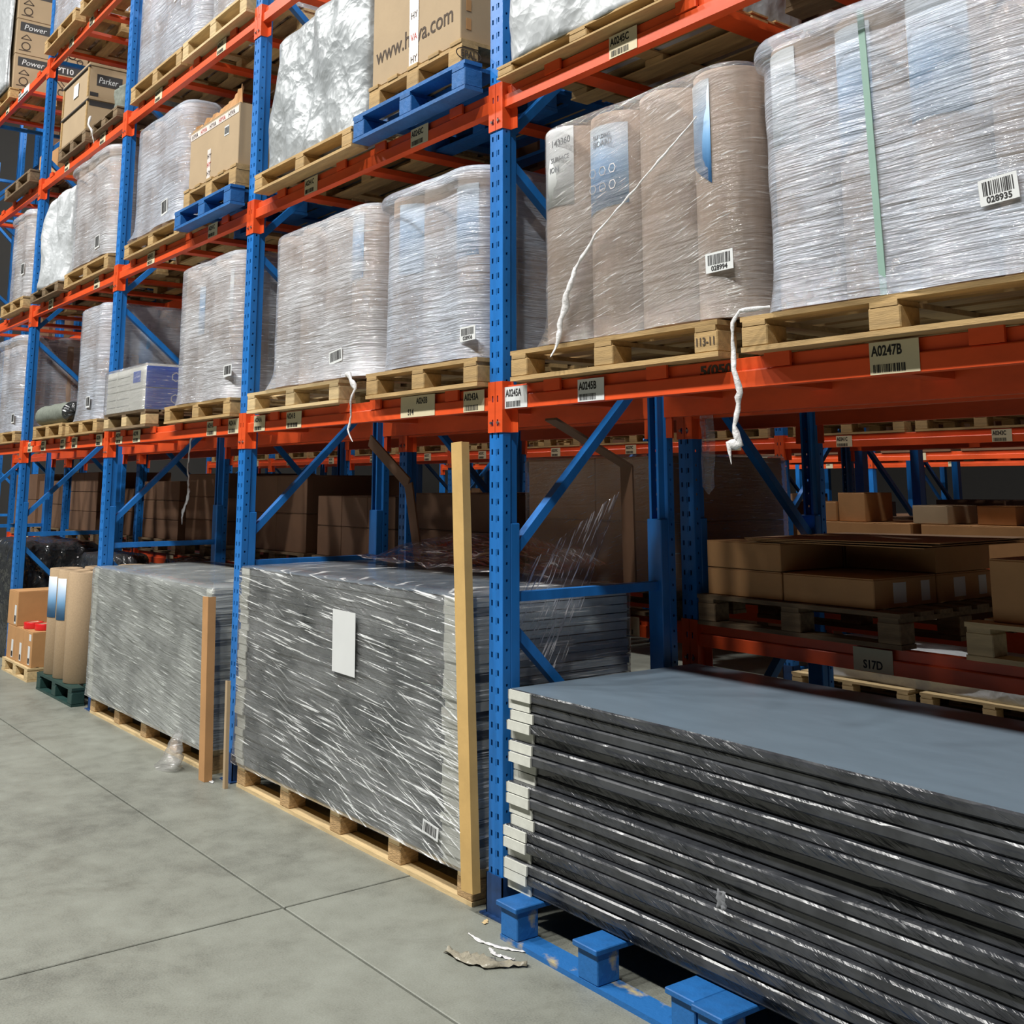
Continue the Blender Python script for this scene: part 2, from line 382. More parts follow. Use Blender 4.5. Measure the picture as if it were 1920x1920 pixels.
def support(x, y, z, label, group):
    t = thing('pallet_support_bar', label, 'support bar', (x, y, z), 0, group)
    b = MB(); b.box(-.05, .02, -.035, .05, D-.02, -.002); obj('bar', b, 'orange_steel', t)
    for s in (0, 1):
        bx('hook_tab', -.055, .0 if not s else D-.012, -.046, .055, .012 if not s else D, .004, 'orange_steel', t)
    return t
names = {-1: 'A0247', 0: 'A0245', 1: 'A0243', 2: 'A0241', 3: 'A0239', 4: 'A0237'}
N = range(-1, 6)
WHERE = {-1: 'past beam label A0247B', 0: 'between beam labels A0243A and A0245A', 1: 'between the two film-wrapped panel stacks',
         2: 'beside the bare cardboard rolls', 3: 'behind the cartons with red tape', 4: 'past the black-wrapped load', 5: 'second past the black-wrapped load'}
for n in N:
    frame(-PITCH_X*n, 0, 7.6, 'blue perforated rack upright '+WHERE[n])
BAYW = {0: 'over the loose dark panels', 1: 'over the stack with white paper', 2: 'over the wrapped stack beside bare rolls', 3: 'over the bare cardboard rolls', 4: 'past the small cartons'}
LVW = {1: 'first-level', 2: 'second-level', 3: 'third-level', 4: 'fourth-level'}
def lab(s, x, mt='label_cream', wd=.17, h=.1, seed=3, extra=()):
    return (x, wd, h, mt, [(s, .008, h-.044, .046, .74)]+list(extra), seed)
LBL = {(0, 1): [lab('A0245A', .11, 'label_white', .165, .098, 5), lab('A0245B', .62, 'label_white', .165, .094, 6), lab('A0247B', 2.05, 'label_cream', .178, .104, 7)],
       (1, 1): [(-2.59, .165, .1, 'label_cream', [('A0241A', .008, .06, .04, .8)], 8), (-2.12, .2, .1, 'label_cream', [('A0241B', .008, .06, .046, .74)], 9),
                (-.79, .32, .108, 'label_cream', [('A0243B', .15, .066, .044, .72), ('S14', .07, .012, .042, .9)], 0), lab('A0243A', -.22, seed=11)],
       (2, 1): [lab('A0239A', -5.33, seed=12), lab('A0239B', -4.9, seed=13), lab('A0241B', -3.37, seed=14), lab('A0241A', -3.0, seed=15)],
       (3, 1): [lab('A0237A', -8.12, seed=16), lab('A0237B', -7.62, seed=17), lab('A0239C', -6.95, seed=18), lab('A0239B', -6.58, seed=19), lab('A0239A', -5.86, seed=20)],
       (0, 2): [lab('A0245C', .85, seed=21), lab('A0247C', 2.0, seed=22)],
       (1, 2): [lab('A0243C', -.73, seed=23), lab('A0241C', -1.97, seed=24)],
       (2, 2): [lab('A0241D', -4.79, seed=25), lab('A0241C', -3.51, seed=26)],
       (3, 2): [lab('A0239D', -7.7, seed=27), lab('A0239C', -6.2, seed=28)],
       (2, 3): [lab('A0241F', -4.82, seed=29), lab('A0241E', -3.5, seed=30)],
       (3, 3): [lab('A0239F', -7.45, seed=31), lab('A0239E', -6.3, seed=32)],
       (3, 4): [lab('A0239H', -7.6, seed=33), lab('A0239G', -6.9, seed=34)],
       (4, 4): [lab('A0237H', -9.7, 'label_white', .5, .1, 35), lab('A0237G', -10.3, seed=36)]}
SUPX = {(0, 1): (1.09, 1.68, 2.45, .45), (1, 1): (-2.29, -1.39, -1.05, -.32), (0, 2): (.47, 1.3, 1.75, 2.3), (1, 2): (-2.3, -1.5, -1.05, -.3)}
for bay in range(0, 5):
    x0, x1 = -PITCH_X*bay+.1, -PITCH_X*(bay-1)
    for lv in (1, 2, 3, 4):
        if lv >= 3 and bay == 0: continue
        if lv == 4 and bay < 2: continue
        z = LV[lv]
        bm = beam(x0, x1, 0, z, 'orange %s front beam %s' % (LVW[lv], BAYW[bay]), None, False, LBL.get((bay, lv), ()))
        if (bay, lv) == (0, 1):
            text('5(050', .05, 'ink_brown', bm, (1.20, .0222, -.05), name='faded_marking', sx=1.35, bold=.002)
        beam(x0, x1, D, z, 'orange %s rear beam %s' % (LVW[lv], BAYW[bay]), None, True)
        for sx in SUPX.get((bay, lv), (x0+.35, x0+1.05, x0+1.6, x0+2.3)):
            support(sx, 0, z, 'orange cross bar under the %s pallets %s' % (LVW[lv], BAYW[bay]), 'cross bars %d %d' % (lv, bay))

# ------------------------------------------------------------------ pallets
def pallet(label, x0, x1, y0, y1, z, h=.14, mat='pine', bmat=None, nd=7, rz=0., group=None, nx=3, worn=False, style='S'):
    """style S: deck boards along the aisle on cross boards; E: deck boards front to back on lead boards; T: deck boards only over the blocks"""
    w_, d_ = x1-x0, y1-y0; bmat = bmat or mat
    t = thing('pallet', label, 'pallet', ((x0+x1)/2, (y0+y1)/2, z), rz, group)
    tb = min(.02, h*.14); bw = .10; hb = h-(3*tb if style != 'T' else 2*tb)
    if style == 'S':
        n = 7; gap = (d_-.11)/(n-1)
        for i in range(n): put('deck_board', boxm(w_, .105, tb, mat), t, (0, -d_/2+.0525+i*gap, h-tb/2))
    elif style == 'E':
        gap = (w_-bw)/(nd-1)
        for i in range(nd): put('deck_board', boxm(min(bw, gap*.86), d_, tb, mat), t, (-w_/2+bw/2+i*gap, 0, h-tb/2))
    for i in range(nx):
        xx = -w_/2+.06+i*(w_-.12)/(nx-1)
        if style == 'S': put('cross_board', boxm(.1, d_, tb, mat), t, (xx, 0, h-tb*1.5))
        if style == 'T': put('deck_board', boxm(.14, d_+.03, tb, mat, .003), t, (xx, 0, h-tb/2))
    for j in range(3):
        yy = (-d_/2+.055, 0, d_/2-.055)[j]
        if style == 'E': put('lead_board', boxm(w_, .1, tb, mat), t, (0, yy, h-tb*1.5))
        put('bottom_board', boxm(w_, .11, tb, 'pallet_blue_worn' if worn else mat), t, (0, yy, tb/2))
        for i in range(nx):
            xx = -w_/2+.06+i*(w_-.12)/(nx-1)
            put('block', boxm(.115, .108, hb, bmat, .004), t, (xx, yy, tb+hb/2))
    return t

# ------------------------------------------------------------------ wrapped bundles of paper rolls
def roll_mesh(R, H, mat):
    b = MB(); n = 28; ri = R*.42
    def ring(r, z): return [(r*math.cos(2*math.pi*i/n), r*math.sin(2*math.pi*i/n), z) for i in range(n)]
    b.grid([ring(ri, .02), ring(ri, 0), ring(R-.004, 0), ring(R, .004), ring(R, H-.004), ring(R-.004, H), ring(ri, H), ring(ri, H-.02)], True)
    k = len(b.v); b.add(ring(ri, .02), [tuple(range(n-1, -1, -1))], 1); b.add(ring(ri, H-.02), [tuple(range(n))], 1)
    return b.mesh('roll', [mat, 'paper_core'], True)
_ROLL = {}
def roll(R, H, mat, parent, loc, rz=0, name='roll'):
    k = (round(R, 3), round(H, 3), mat)
    if k not in _ROLL: _ROLL[k] = roll_mesh(R, H, mat)
    return put(name, _ROLL[k], parent, loc, (0, 0, rz))
def wrap_patch(R, a0, a1, z0, z1, mat, parent, name='printed_sheet', skew=0., th=.0015):
    b = MB(); n = 10; rows = []
    for k in range(2):
        rr = R+th*(k+1)
        for zz in ((z0, z1) if k == 1 else (z1, z0)):
            rows.append([(rr*math.cos(a0+(a1-a0)*i/n), rr*math.sin(a0+(a1-a0)*i/n), zz+(skew*(i/n-.5) if zz == z0 else 0)) for i in range(n+1)])
    b.grid(rows+[rows[0]]); return obj(name, b, mat, parent, True)
def hull(w_, d_, h, r, flare=.05, lip=0., seed=0, drop=.0, dents=None, lean=0.):
    """film drawn round a block of rolls: rounded outline, dented between rolls, flared over the pallet"""
    out = []
    seg = 9
    cs = [(w_/2-r, -d_/2+r, -math.pi/2), (w_/2-r, d_/2-r, 0), (-w_/2+r, d_/2-r, math.pi/2), (-w_/2+r, -d_/2+r, math.pi)]
    for k, (cx, cy, a) in enumerate(cs):
        for i in range(seg): 
            q = a+math.pi/2*i/(seg-1); out.append((cx+r*math.cos(q), cy+r*math.sin(q), math.cos(q), math.sin(q)))
        nx_, ny_, na = cs[(k+1) % 4]; e = (nx_+r*math.cos(na), ny_+r*math.sin(na)); q = a+math.pi/2
        p0 = out[-1]; m_ = 14
        for i in range(1, m_): out.append((p0[0]+(e[0]-p0[0])*i/m_, p0[1]+(e[1]-p0[1])*i/m_, math.cos(q), math.sin(q)))
    zs = [-drop, -drop*.4, .01, .03, .06, .1, .15]+[.15+(h-.27)*k/15 for k in range(1, 16)]+[h-.10, h-.08, h-.06, h-.045, h-.03, h-.015, h-.004, h]
    rows = []
    for z in zs:
        row = []
        for (x, y, nx_, ny_) in out:
            off = .005+.006*fbm((x, y, z*2.2), 2.4, seed, 3)
            if dents:
                if abs(ny_) > .95: off -= .012*abs(math.cos(math.pi*(x+w_/2)/(2*dents)))**6 if abs(x) < w_/2-r*.6 else 0
                if abs(nx_) > .95: off -= .012*abs(math.cos(math.pi*(y+d_/2)/(2*dents)))**6 if abs(y) < d_/2-r*.6 else 0
            if z < .15: off += flare*(1-max(z, -drop)/.15 if z > 0 else 1)**2*(.75+.5*fbm((x, y, 0), 3, seed+3, 2))
            if lip and z > h-.105:
                k = (z-(h-.10))/.10; off += lip*math.sqrt(max(0, 1-(2*min(max(k, 0), 1)-1)**2))*(1+.2*fbm((x, y, 0), 2, seed+5, 2))
            elif z > h-.02: off -= .02*(z-(h-.02))/.02
            row.append((x+nx_*off+lean*z, y+ny_*off, z))
        rows.append(row)
    b = MB(); b.grid(rows, True)
    n = len(out); top = len(b.v)-n
    b.add([(p_[0]*.75, p_[1]*.75, h+.008) for p_ in rows[-1]], []); 
    for i in range(n): b.f.append((top+i, top+(i+1) % n, top+n+(i+1) % n, top+n+i)); b.m.append(0)
    b.f.append(tuple(top+n+i for i in range(n))); b.m.append(0)
    return b
def bundle(label, x0, x1, y0, y1, z, h, nx, ny, filmm='film_roll', mat='paper_brown', flare=.05, lip=0., seed=0, posters=(), bars=(), group=None, lean=0., over=None):
    w_, d_ = x1-x0, y1-y0; R = min(w_/nx, d_/ny)/2
    t = thing('wrapped_roll_bundle', label, 'roll bundle', ((x0+x1)/2, (y0+y1)/2, z), 0, group)
    rr = {}
    r_ = random.Random(seed)
    for i in range(nx):
        for j in range(ny):
            o = roll(R-.001, h-.03, mat, t, (-w_/2+w_/nx*(i+.5), -d_/2+d_/ny*(j+.5), .002+r_.random()*.012), 0)
            rr[(i, j)] = o
    for (i, j, ang, span, z0, z1, mt, skew) in posters:
        wrap_patch(R, ang-span/2, ang+span/2, z0, z1, mt, rr[(i, j)], 'printed_sheet', skew)
    f = obj('stretch_film', hull(w_, d_, h, R, flare, lip, seed, dents=w_/nx, lean=lean), filmm, t, True)
    for (bx_, bz, wd, hh, num, tilt) in bars:
        lb = put('barcode_label', boxm(wd, .002, hh, 'label_white'), t, (bx_-(x0+x1)/2, -d_/2-.012, bz-z), (0, tilt, 0))
        barcode(lb, -wd/2+.012, wd/2-.012, -hh/2+(.028 if num else .014), hh/2-.008, -.001, int(seed+bx_*100))
        if num: text(num, .026, 'ink', lb, (0, -.0016, -hh/2+.006), align='CENTER', bold=.0006)
    return t, rr
PA = -math.pi/2
yF, yB = -.04, .98

# --- bay over the loose dark stack, first level
pw = pallet('weathered pine pallet under the wrapped rolls with barcode 028994', .24, 1.47, -.065, .95, 2.289, .135, 'pine')
text('113-11', .042, 'ink_brown', pw, (.505, -.5085, .045), sx=.85, bold=.0008)
tA, rA = bundle('film-wrapped brown paper rolls with barcode 028994 and a twisted film rope across the front', .38, 1.58, yF, .86, 2.424, .985, 4, 3, 'film_clear', flare=.06, seed=2,
       posters=[(0, 0, PA+.05, 1.25, .60, .955, 'label_white', 0), (1, 0, PA+.12, 1.5, .54, .90, 'poster_blue', .03), (3, 0, PA-.35, .9, .56, .92, 'poster_blue', -.10)],
       bars=[(1.478, 2.638, .132, .074, '028994', -.02)])
for (s, sz, dz) in (('143360', .044, .87), ('SURFACE', .030, .80), ('ION', .034, .755)):
    text(s, sz, 'ink_grey', rA[(0, 0)], (-.02 if s != 'ION' else -.03, -.1535, dz), bold=.0006)
b = MB()
for k, (dx, dz) in enumerate(((-.06, .70), (0, .70), (.06, .70), (-.06, .63), (0, .63), (.06, .63))):
    for q in range(6):
        a0, a1 = q*math.pi/3, (q+1)*math.pi/3
        b.bar((.015+dx+.02*math.cos(a0), -.1540, dz+.02*math.sin(a0)), (.015+dx+.02*math.cos(a1), -.1540, dz+.02*math.sin(a1)), .003, .001, (0, 0, 1))
o = obj('printed_icons', b, 'label_white', rA[(1, 0)]); o['kind'] = 'stuff'
text('BUILDING', .024, 'ink_grey', rA[(1, 0)], (-.04, -.1535, .845)); text('BOARD', .034, 'ink_grey', rA[(1, 0)], (-.04, -.1535, .81))
def rope(label, pts, rad, name='film_rope', mat='film_tail', twist=.3, seed=1):
    P_ = []; R_ = []
    for k in range(len(pts)-1):
        a, b_ = Vector(pts[k]), Vector(pts[k+1]); m_ = max(3, int((b_-a).length/.018))
        for i in range(m_):
            u = i/m_; q = a.lerp(b_, u); ra = rad[k]+(rad[k+1]-rad[k])*u
            j = Vector((fbm(q, 14, seed, 2), fbm(q, 14, seed+4, 2), 0))*ra*.9
            P_.append(q+j); R_.append(max(.0015, ra*(1+.7*fbm(q, 22, seed+8, 2))))
    P_.append(Vector(pts[-1])); R_.append(rad[-1]*.5)
    return obj(name, MB().tube(P_, R_, 7, .6), mat, None, True)
ro = rope('', [(1.40, -.062, 3.21), (1.12, -.07, 3.03), (.84, -.075, 2.86), (.70, -.075, 2.73), (.655, -.08, 2.62), (.62, -.085, 2.5), (.595, -.10, 2.40), (.60, -.13, 2.36)], [.004, .005, .005, .012, .018, .016, .010, .004], seed=3)
tag(ro, 'long white twisted film rope slanting across the rolls with barcode 028994', 'film rope')
# --- second load of that bay
pallet('yellowish pine pallet above beam label A0247B', 1.585, 2.74, -.075, .95, 2.289, .125, 'pine', nd=6)
tB, rB = bundle('milky film-wrapped rolls with barcode 028935 and a thick rounded top edge', 1.67, 2.76, -.07, .93, 2.414, .985, 4, 3, 'film_milky', flare=.03, lip=.035, seed=5,
       posters=[(0, 0, PA-.3, 1.1, .58, .93, 'label_white', 0), (1, 0, PA-.1, 1.1, .52, .92, 'poster_blue', .10), (2, 0, PA+.1, 1.6, .54, .95, 'poster_blue', 0)],
       bars=[(2.565, 2.668, .118, .078, '028935', -.06)])
b = MB(); b.box(-.012, -.004, 0, .012, 0, .96); obj('strap', b, 'strap_green', tB, loc=(-.05, -.4985, .002), rot=(0, -.03, 0))
ro = rope('', [(1.74, -.10, 2.43), (1.665, -.16, 2.42), (1.64, -.172, 2.38), (1.63, -.172, 2.29), (1.633, -.172, 2.24), (1.65, -.168, 2.14), (1.615, -.168, 2.03), (1.64, -.168, 1.965), (1.60, -.168, 1.97), (1.605, -.168, 1.90)], [.005, .009, .008, .010, .013, .016, .010, .018, .010, .003], seed=6)
tag(ro, 'white twisted film tail hanging below the beam beside label A0247B', 'film rope')
# --- upper level of that bay
pallet('pine pallet under the white foil bag load next to label A0245C', .13, 1.30, -.06, .98, 3.739, .06, 'pine', nd=6)
pallet('grey old pallet on the second level past label A0245C', 1.45, 2.65, -.03, 1.0, 3.739, .14, 'pine_old')
# --- bay over the stack with white paper, first level
pallet('pine pallet under the wrapped rolls beside label A0241B', -2.56, -1.34, -.065, .95, 2.289, .13, 'pine_pale')
bundle('film-wrapped rolls with one blue printed sheet and a barcode, above label A0241B', -2.34, -1.075, yF, .96, 2.42, .99, 4, 3, 'film_roll', flare=.07, seed=11,
       posters=[(3, 0, PA-.25, 1.3, .55, .93, 'poster_blue', 0)], bars=[(-1.41, 2.555, .15, .075, '', -.12)])
pallet('bright pine pallet above labels A0243B and A0243A', -1.05, -.02, -.06, .95, 2.289, .135, 'pine')
tD, rD = bundle('milky film-wrapped rolls with barcode 028936 and a rounded top edge, over label A0243A', -.965, -.05, yF, 1.0, 2.43, .955, 3, 3, 'film_milky', flare=.02, lip=.045, seed=17,
       posters=[(0, 0, PA+.7, 1.1, .5, .88, 'poster_blue', 0), (2, 0, PA-.1, 1.5, .5, .86, 'poster_blue_low', 0)], bars=[(-.11, 2.545, .125, .07, '028936', -.03)])
ro = rope('', [(-1.28, -.06, 2.44), (-1.08, -.145, 2.42), (-1.03, -.15, 2.34), (-1.05, -.15, 2.28), (-1.10, -.12, 2.2), (-1.125, -.12, 2.13), (-1.07, -.12, 2.06)], [.005, .02, .016, .007, .008, .008, .005], seed=9)
tag(ro, 'short white twisted film tail hanging over the beam beside label A0243B', 'film rope')
# --- bay beside the bare rolls, first level
pallet('pine pallet under the tall wrapped rolls beside the white and blue cartons', -4.05, -2.84, -.06, .95, 2.289, .125, 'pine')
bundle('film-wrapped rolls with two pale printed sheets, next to the white and blue cartons', -3.95, -2.86, yF, .95, 2.414, 1.03, 4, 3, 'film_roll', flare=.045, seed=23,
       posters=[(1, 0, PA-.2, 1.2, .5, .85, 'poster_blue', 0), (3, 0, PA-.2, .8, .55, .9, 'label_white', 0)], bars=[(-2.92, 2.6, .13, .08, '', -.02)])
pallet('grey pine pallet under the white and blue cartons', -5.46, -4.44, -.065, .85, 2.289, .135, 'pine_old', 'pine_pale', nd=6)
pallet('pine pallet beside the bare end of the rolled dark sack', -6.6, -5.66, -.06, .9, 2.289, .12, 'pine')
bundle('tall film-wrapped rolls standing next to the rolled dark sack', -6.44, -5.69, yF, 1.0, 2.409, 1.04, 3, 4, 'film_milky', flare=.03, seed=29, bars=[(-5.98, 2.57, .11, .1, '', 0)],
       posters=[(2, 1, .0, 1.0, .5, .86, 'poster_blue_low', 0)])
pallet('short pine pallet under the rolled dark sack', -7.7, -6.68, -.065, .85, 2.289, .13, 'pine')
pallet('pine pallet at the end of the first level behind the rolled sack', -9.6, -8.43, -.06, .95, 2.289, .12, 'pine')
bundle('film-wrapped rolls with rounded top edge past the rolled dark sack', -9.55, -8.5, yF, 1.0, 2.409, 1.05, 4, 3, 'film_milky', flare=.03, lip=.04, seed=31, bars=[(-8.6, 2.55, .11, .1, '', 0)])

# --- second level
pallet('pine pallet under the tall wrapped rolls beside the taped carton', -5.2, -3.93, -.06, .95, 3.739, .12, 'pine', nd=6)
bundle('tall shiny film-wrapped rolls beside the taped carton on a blue pallet', -5.13, -3.95, yF, .96, 3.859, .99, 4, 3, 'film_milky', flare=.07, seed=37, bars=[(-4.3, 4.02, .13, .12, '', -.1)])
pallet('dark pine pallet under the wrapped rolls beside the white bag', -7.0, -5.66, -.05, .95, 3.739, .14, 'pine', nd=7)
bundle('wrapped rolls with rounded bright top edge beside the slumped white bag', -6.93, -5.71, yF, .96, 3.9, 1.02, 4, 3, 'film_roll', flare=.0, lip=.04, seed=41, bars=[(-6.0, 4.04, .13, .12, '', -.05)])
pallet('brown pine pallet on the second level past the slumped white bag', -9.4, -8.42, -.08, .95, 3.739, .13, 'pine')
bundle('narrow film-wrapped rolls past the slumped white bag', -9.3, -8.49, yF, .96, 3.87, 1.0, 3, 3, 'film_roll', flare=.0, lip=.03, seed=43, bars=[(-8.65, 4.2, .13, .13, '', 0)])
# --- third and fourth level
pallet('pine pallet under the rolls with open curled ends', -5.3, -4.1, -.05, .95, 5.154, .15, 'pine', nd=6)
bundle('film-wrapped rolls with two shiny vertical streaks on the third level', -5.27, -3.76, yF, .96, 5.306, 1.0, 5, 3, 'film_milky', flare=.0, seed=47, bars=[(-4.26, 5.83, .14, .13, '', -.08)])
pallet('pine pallet with thick square blocks at the top of the blue post', -4.05, -2.84, -.06, .95, 5.154, .15, 'pine_pale', nd=6)
bundle('wrapped rolls standing on the pallet with thick square blocks', -3.66, -2.86, yF+.03, .95, 5.304, .95, 3, 3, 'film_roll', flare=.02, seed=53)
pallet('splintered pine pallet on the fourth level under grey wrapped rolls', -8.2, -7.05, -.1, .95, 6.554, .14, 'pine', nd=6)
bundle('grey film-wrapped rolls on the fourth level beside the printed mower cartons', -8.22, -7.1, yF, .95, 6.694, .95, 4, 3, 'film_milky', flare=.02, seed=59)
pallet('empty pine pallet on the fourth level at the edge of the view', -6.9, -5.75, -.1, .95, 6.554, .14, 'pine', nd=6)

# ------------------------------------------------------------------ cartons, crates, bags
def slab_print(parent, x0, z0, x1, z1, y, mat, name='print', axis='x'):
    b = MB()
    if axis == 'x': b.box(x0, y-.001, z0, x1, y, z1)
    else: b.box(y, x0, z0, y+.001, x1, z1)
    return obj(name, b, mat, parent)
def carton(label, x0, x1, y0, y1, z0, z1, mat='kraft', group=None, cat='carton', seam=True, name='carton', rz=0.):
    w_, d_, h = x1-x0, y1-y0, z1-z0
    t = thing(name, label, cat, ((x0+x1)/2, (y0+y1)/2, z0), rz, group)
    put('body', boxm(w_, d_, h-.004, mat, .004), t, (0, 0, (h-.004)/2))
    for s in (-1, 1): put('flap', boxm(w_-.004, d_/2-.003, .004, mat), t, (0, s*d_/4, h-.002))
    return t
def bag(label, x0, x1, y0, y1, z0, z1, mat, seed=0, amp=.05, fine=.02, n=34, taper=0., slump=0., name='covered_load', cat='covered load', r=.1):
    w_, d_, h = x1-x0, y1-y0, z1-z0
    t = thing(name, label, cat, ((x0+x1)/2, (y0+y1)/2, z0)); b = MB()
    rows = []; m_ = n*2
    per = []
    for k in range(4*n):
        u = k/n; e = int(u); q = u-e
        c_ = [(-1, -1), (1, -1), (1, 1), (-1, 1), (-1, -1)]
        per.append((c_[e][0]+(c_[e+1][0]-c_[e][0])*q, c_[e][1]+(c_[e+1][1]-c_[e][1])*q))
    def P(px, py, z, sc=1.):
        x, y = px*(w_/2-r-amp*.45), py*(d_/2-r-min(amp*.45, d_*.2)); l = max(1e-6, math.hypot(px**9, py**9)); nx_, ny_ = px**9/l, py**9/l
        kz = z/h
        off = r+amp*(fbm((px*1.3, py*1.3, kz*1.2), 1.1, seed, 3)-.15)+fine*(cre((px*w_*.6, py*d_*.6, kz*h*.8), 2.2, seed)-.45)*.8
        off -= taper*max(0, kz-.35)**2+slump*(1-kz)*0
        return (x*sc+nx_*off*sc, y*sc+ny_*off*sc, z)
    zs = [h*k/n for k in range(n+1)]
    for z in zs:
        rows.append([P(px, py, z, 1-.10*max(0, (z/h-.93)/.07)**2) for px, py in per])
    for sc in (.85, .6, .3, .05):
        rows.append([(lambda q: (q[0]*sc, q[1]*sc, h+.03*(1-sc)+fine*1.2*(cre((q[0]*sc, q[1]*sc, .3), 3, seed)-.4)))(P(px, py, h)) for px, py in per])
    b.grid(rows, True); b.f.append(tuple(len(b.v)-4*n+i for i in range(4*n))); b.m.append(0)
    b.f.append(tuple(range(4*n-1, -1, -1))); b.m.append(0)
    obj('cover', b, mat, t, True); return t

# silver foil load and printed carton, second level over the stack with white paper
pallet('pine pallet sticking out under the silver foil cover', -2.5, -1.2, -.10, .95, 3.739, .12, 'pine', nd=6)
bag('crumpled silver foil cover over a tall pallet load', -2.60, -1.17, -.07, .95, 3.862, 4.86, 'bag_silver', 3, .07, .035, 40, .10)
pallet('blue pallet with embossed block ends under a pine pallet and the large web address carton', -1.15, -.05, -.12, .95, 3.739, .15, 'pallet_blue', nd=6)
pe = pallet('pine pallet with round branded stamp under the large web address carton', -1.05, -.14, -.08, .95, 3.889, .15, 'pine', nd=5, style='E')
b = MB()
for k in range(20):
    a0, a1 = k*math.pi/10, (k+1)*math.pi/10
    b.bar((.075*math.cos(a0), 0, .034*math.sin(a0)), (.075*math.cos(a1), 0, .034*math.sin(a1)), .006, .001, (0, 0, 1))
st_ = obj('stamp', b, 'ink_brown', pe, loc=(.4565, -.47, .07), rot=(0, 0, math.pi/2))
text('EPAL', .052, 'ink_brown', st_, (0, -.001, -.017), align='CENTER', sx=.85, bold=.001)
hb = carton('large pale carton printed with a web address and sealed with printed tape', -1.06, -.19, -.05, .93, 4.039, 4.95, 'kraft_pale')
o = text('www.hyva.com', .14, 'ink_brown', hb, (-.395, -.4915, .135), bold=.001); o.scale = (.765/o.dimensions.x, 1, 1)
tp_ = slab_print(hb, -.045, 0, .045, .9, -.4925, 'tape_white', 'printed_tape')
for k in range(7):
    text('HYVA'[k % 2*2:k % 2*2+2] if k % 3 else 'HY', .055, 'red_print' if k % 2 else 'ink', tp_, (-.03, -.4942, .03+k*.125), sx=.9, rot=FRONT)
slab_print(hb, -.05, .45, .25, .8, .4355, 'red_print', 'red_label', 'y')
b = MB()
for k in range(9): b.box(.4352, -.455, .08+.1*k, .438, -.425, .14+.1*k)
obj('carton_corner_tabs', b, 'kraft', hb)['kind'] = 'stuff'
# white foil bag on the bay over the loose dark stack
bag('wrinkled white foil cover on the second level next to label A0245C', .14, 1.27, -.085, .95, 3.799, 4.9, 'bag_white', 8, .05, .04, 40)
# taped carton on blue pallet
pallet('blue pallet under a pine pallet and the taped carton with torn top', -3.88, -2.84, -.12, .95, 3.739, .14, 'pallet_blue', nd=6)
pallet('pine pallet stacked on blue under the taped carton with torn top', -3.82, -2.86, -.08, .95, 3.879, .16, 'pine', nd=5, style='E')
kb = carton('tan carton with torn open top and printed tape on a blue pallet', -3.80, -2.90, -.05, .9, 4.039, 4.50, 'kraft_pale')
slab_print(kb, -.44, .39, .44, .44, -.4765, 'tape_white', 'printed_tape')
tq = slab_print(kb, -.10, .02, -.04, .24, -.4765, 'tape_white', 'printed_tape')
for k in range(3): text('HY', .05, 'red_print' if k % 2 else 'ink', tq, (-.1, -.4785, .04+.065*k))
for k in range(5): text('HYVA', .05, 'red_print' if k % 2 else 'ink', kb, (-.42+k*.17, -.4785, .397), sx=.9)
lbq = slab_print(kb, .20, .27, .28, .34, -.4765, 'label_white', 'small_label'); barcode(lbq, .205, .275, .28, .33, -.4775, 4)
b = MB(); r_ = random.Random(4)
rows = [[], []]
for k in range(25):
    u = k/24; rows[0].append((-.45+.9*u, -.46, .455)); rows[1].append((-.45+.9*u, -.47+.04*r_.random(), .455+.02+.12*u*u+.05*r_.random()*(1-u)))
b.grid(rows); solid(obj('torn_flap', b, 'kraft', kb), .004)
# white and blue cartons
xw0, xw1, zt = -5.42, -4.48, 2.424
for i, (a0, a1) in enumerate(((-5.42, -5.18), (-5.175, -4.84), (-4.835, -4.48))):
    for k in range(2):
        if i < 2:
            t = carton('flat white carton with grey edges in the pack beside the blue-ended carton', a0, a1, -.06, .82, zt+k*.175, zt+.172+k*.175, 'carton_white', 'plain white cartons of the strapped pack')
            for q in range(2): slab_print(t, -.9*(a1-a0)/2, .05+q*.06, .9*(a1-a0)/2, .052+q*.06, -.441, 'ink_grey', 'printed_line')
        else:
            t = carton('white carton with bright blue end, %s of the pack' % ('upper one' if k else 'lower one'), a0, a1, -.06, .82, zt+k*.175, zt+.172+k*.175, 'carton_white')
            slab_print(t, -.44, .002, .44, .170, (a1-a0)/2, 'carton_blue', 'blue_end', 'y')
            for q in range(4):
                b = MB()
                for e in range(6):
                    c0, c1 = e*math.pi/3+.5, (e+1)*math.pi/3+.5
                    b.bar(((a1-a0)/2+.0016, -.2+q*.2+.035*math.cos(c0), .09+.035*math.sin(c0)), ((a1-a0)/2+.0016, -.2+q*.2+.035*math.cos(c1), .09+.035*math.sin(c1)), .008, .001, (0, 0, 1))
                obj('printed_ring', b, 'label_white', t)
            if k: slab_print(t, -.12, .05, .05, .14, -.441, 'carton_blue', 'blue_patch')
obj_ = obj('film_sheet', hull(.98, .92, .365, .03, .0, 0, 71), 'film_clear', None, True, ((xw0+xw1)/2, .38, zt)); tag(obj_, 'clear film drawn over the white and blue cartons', 'film wrap')
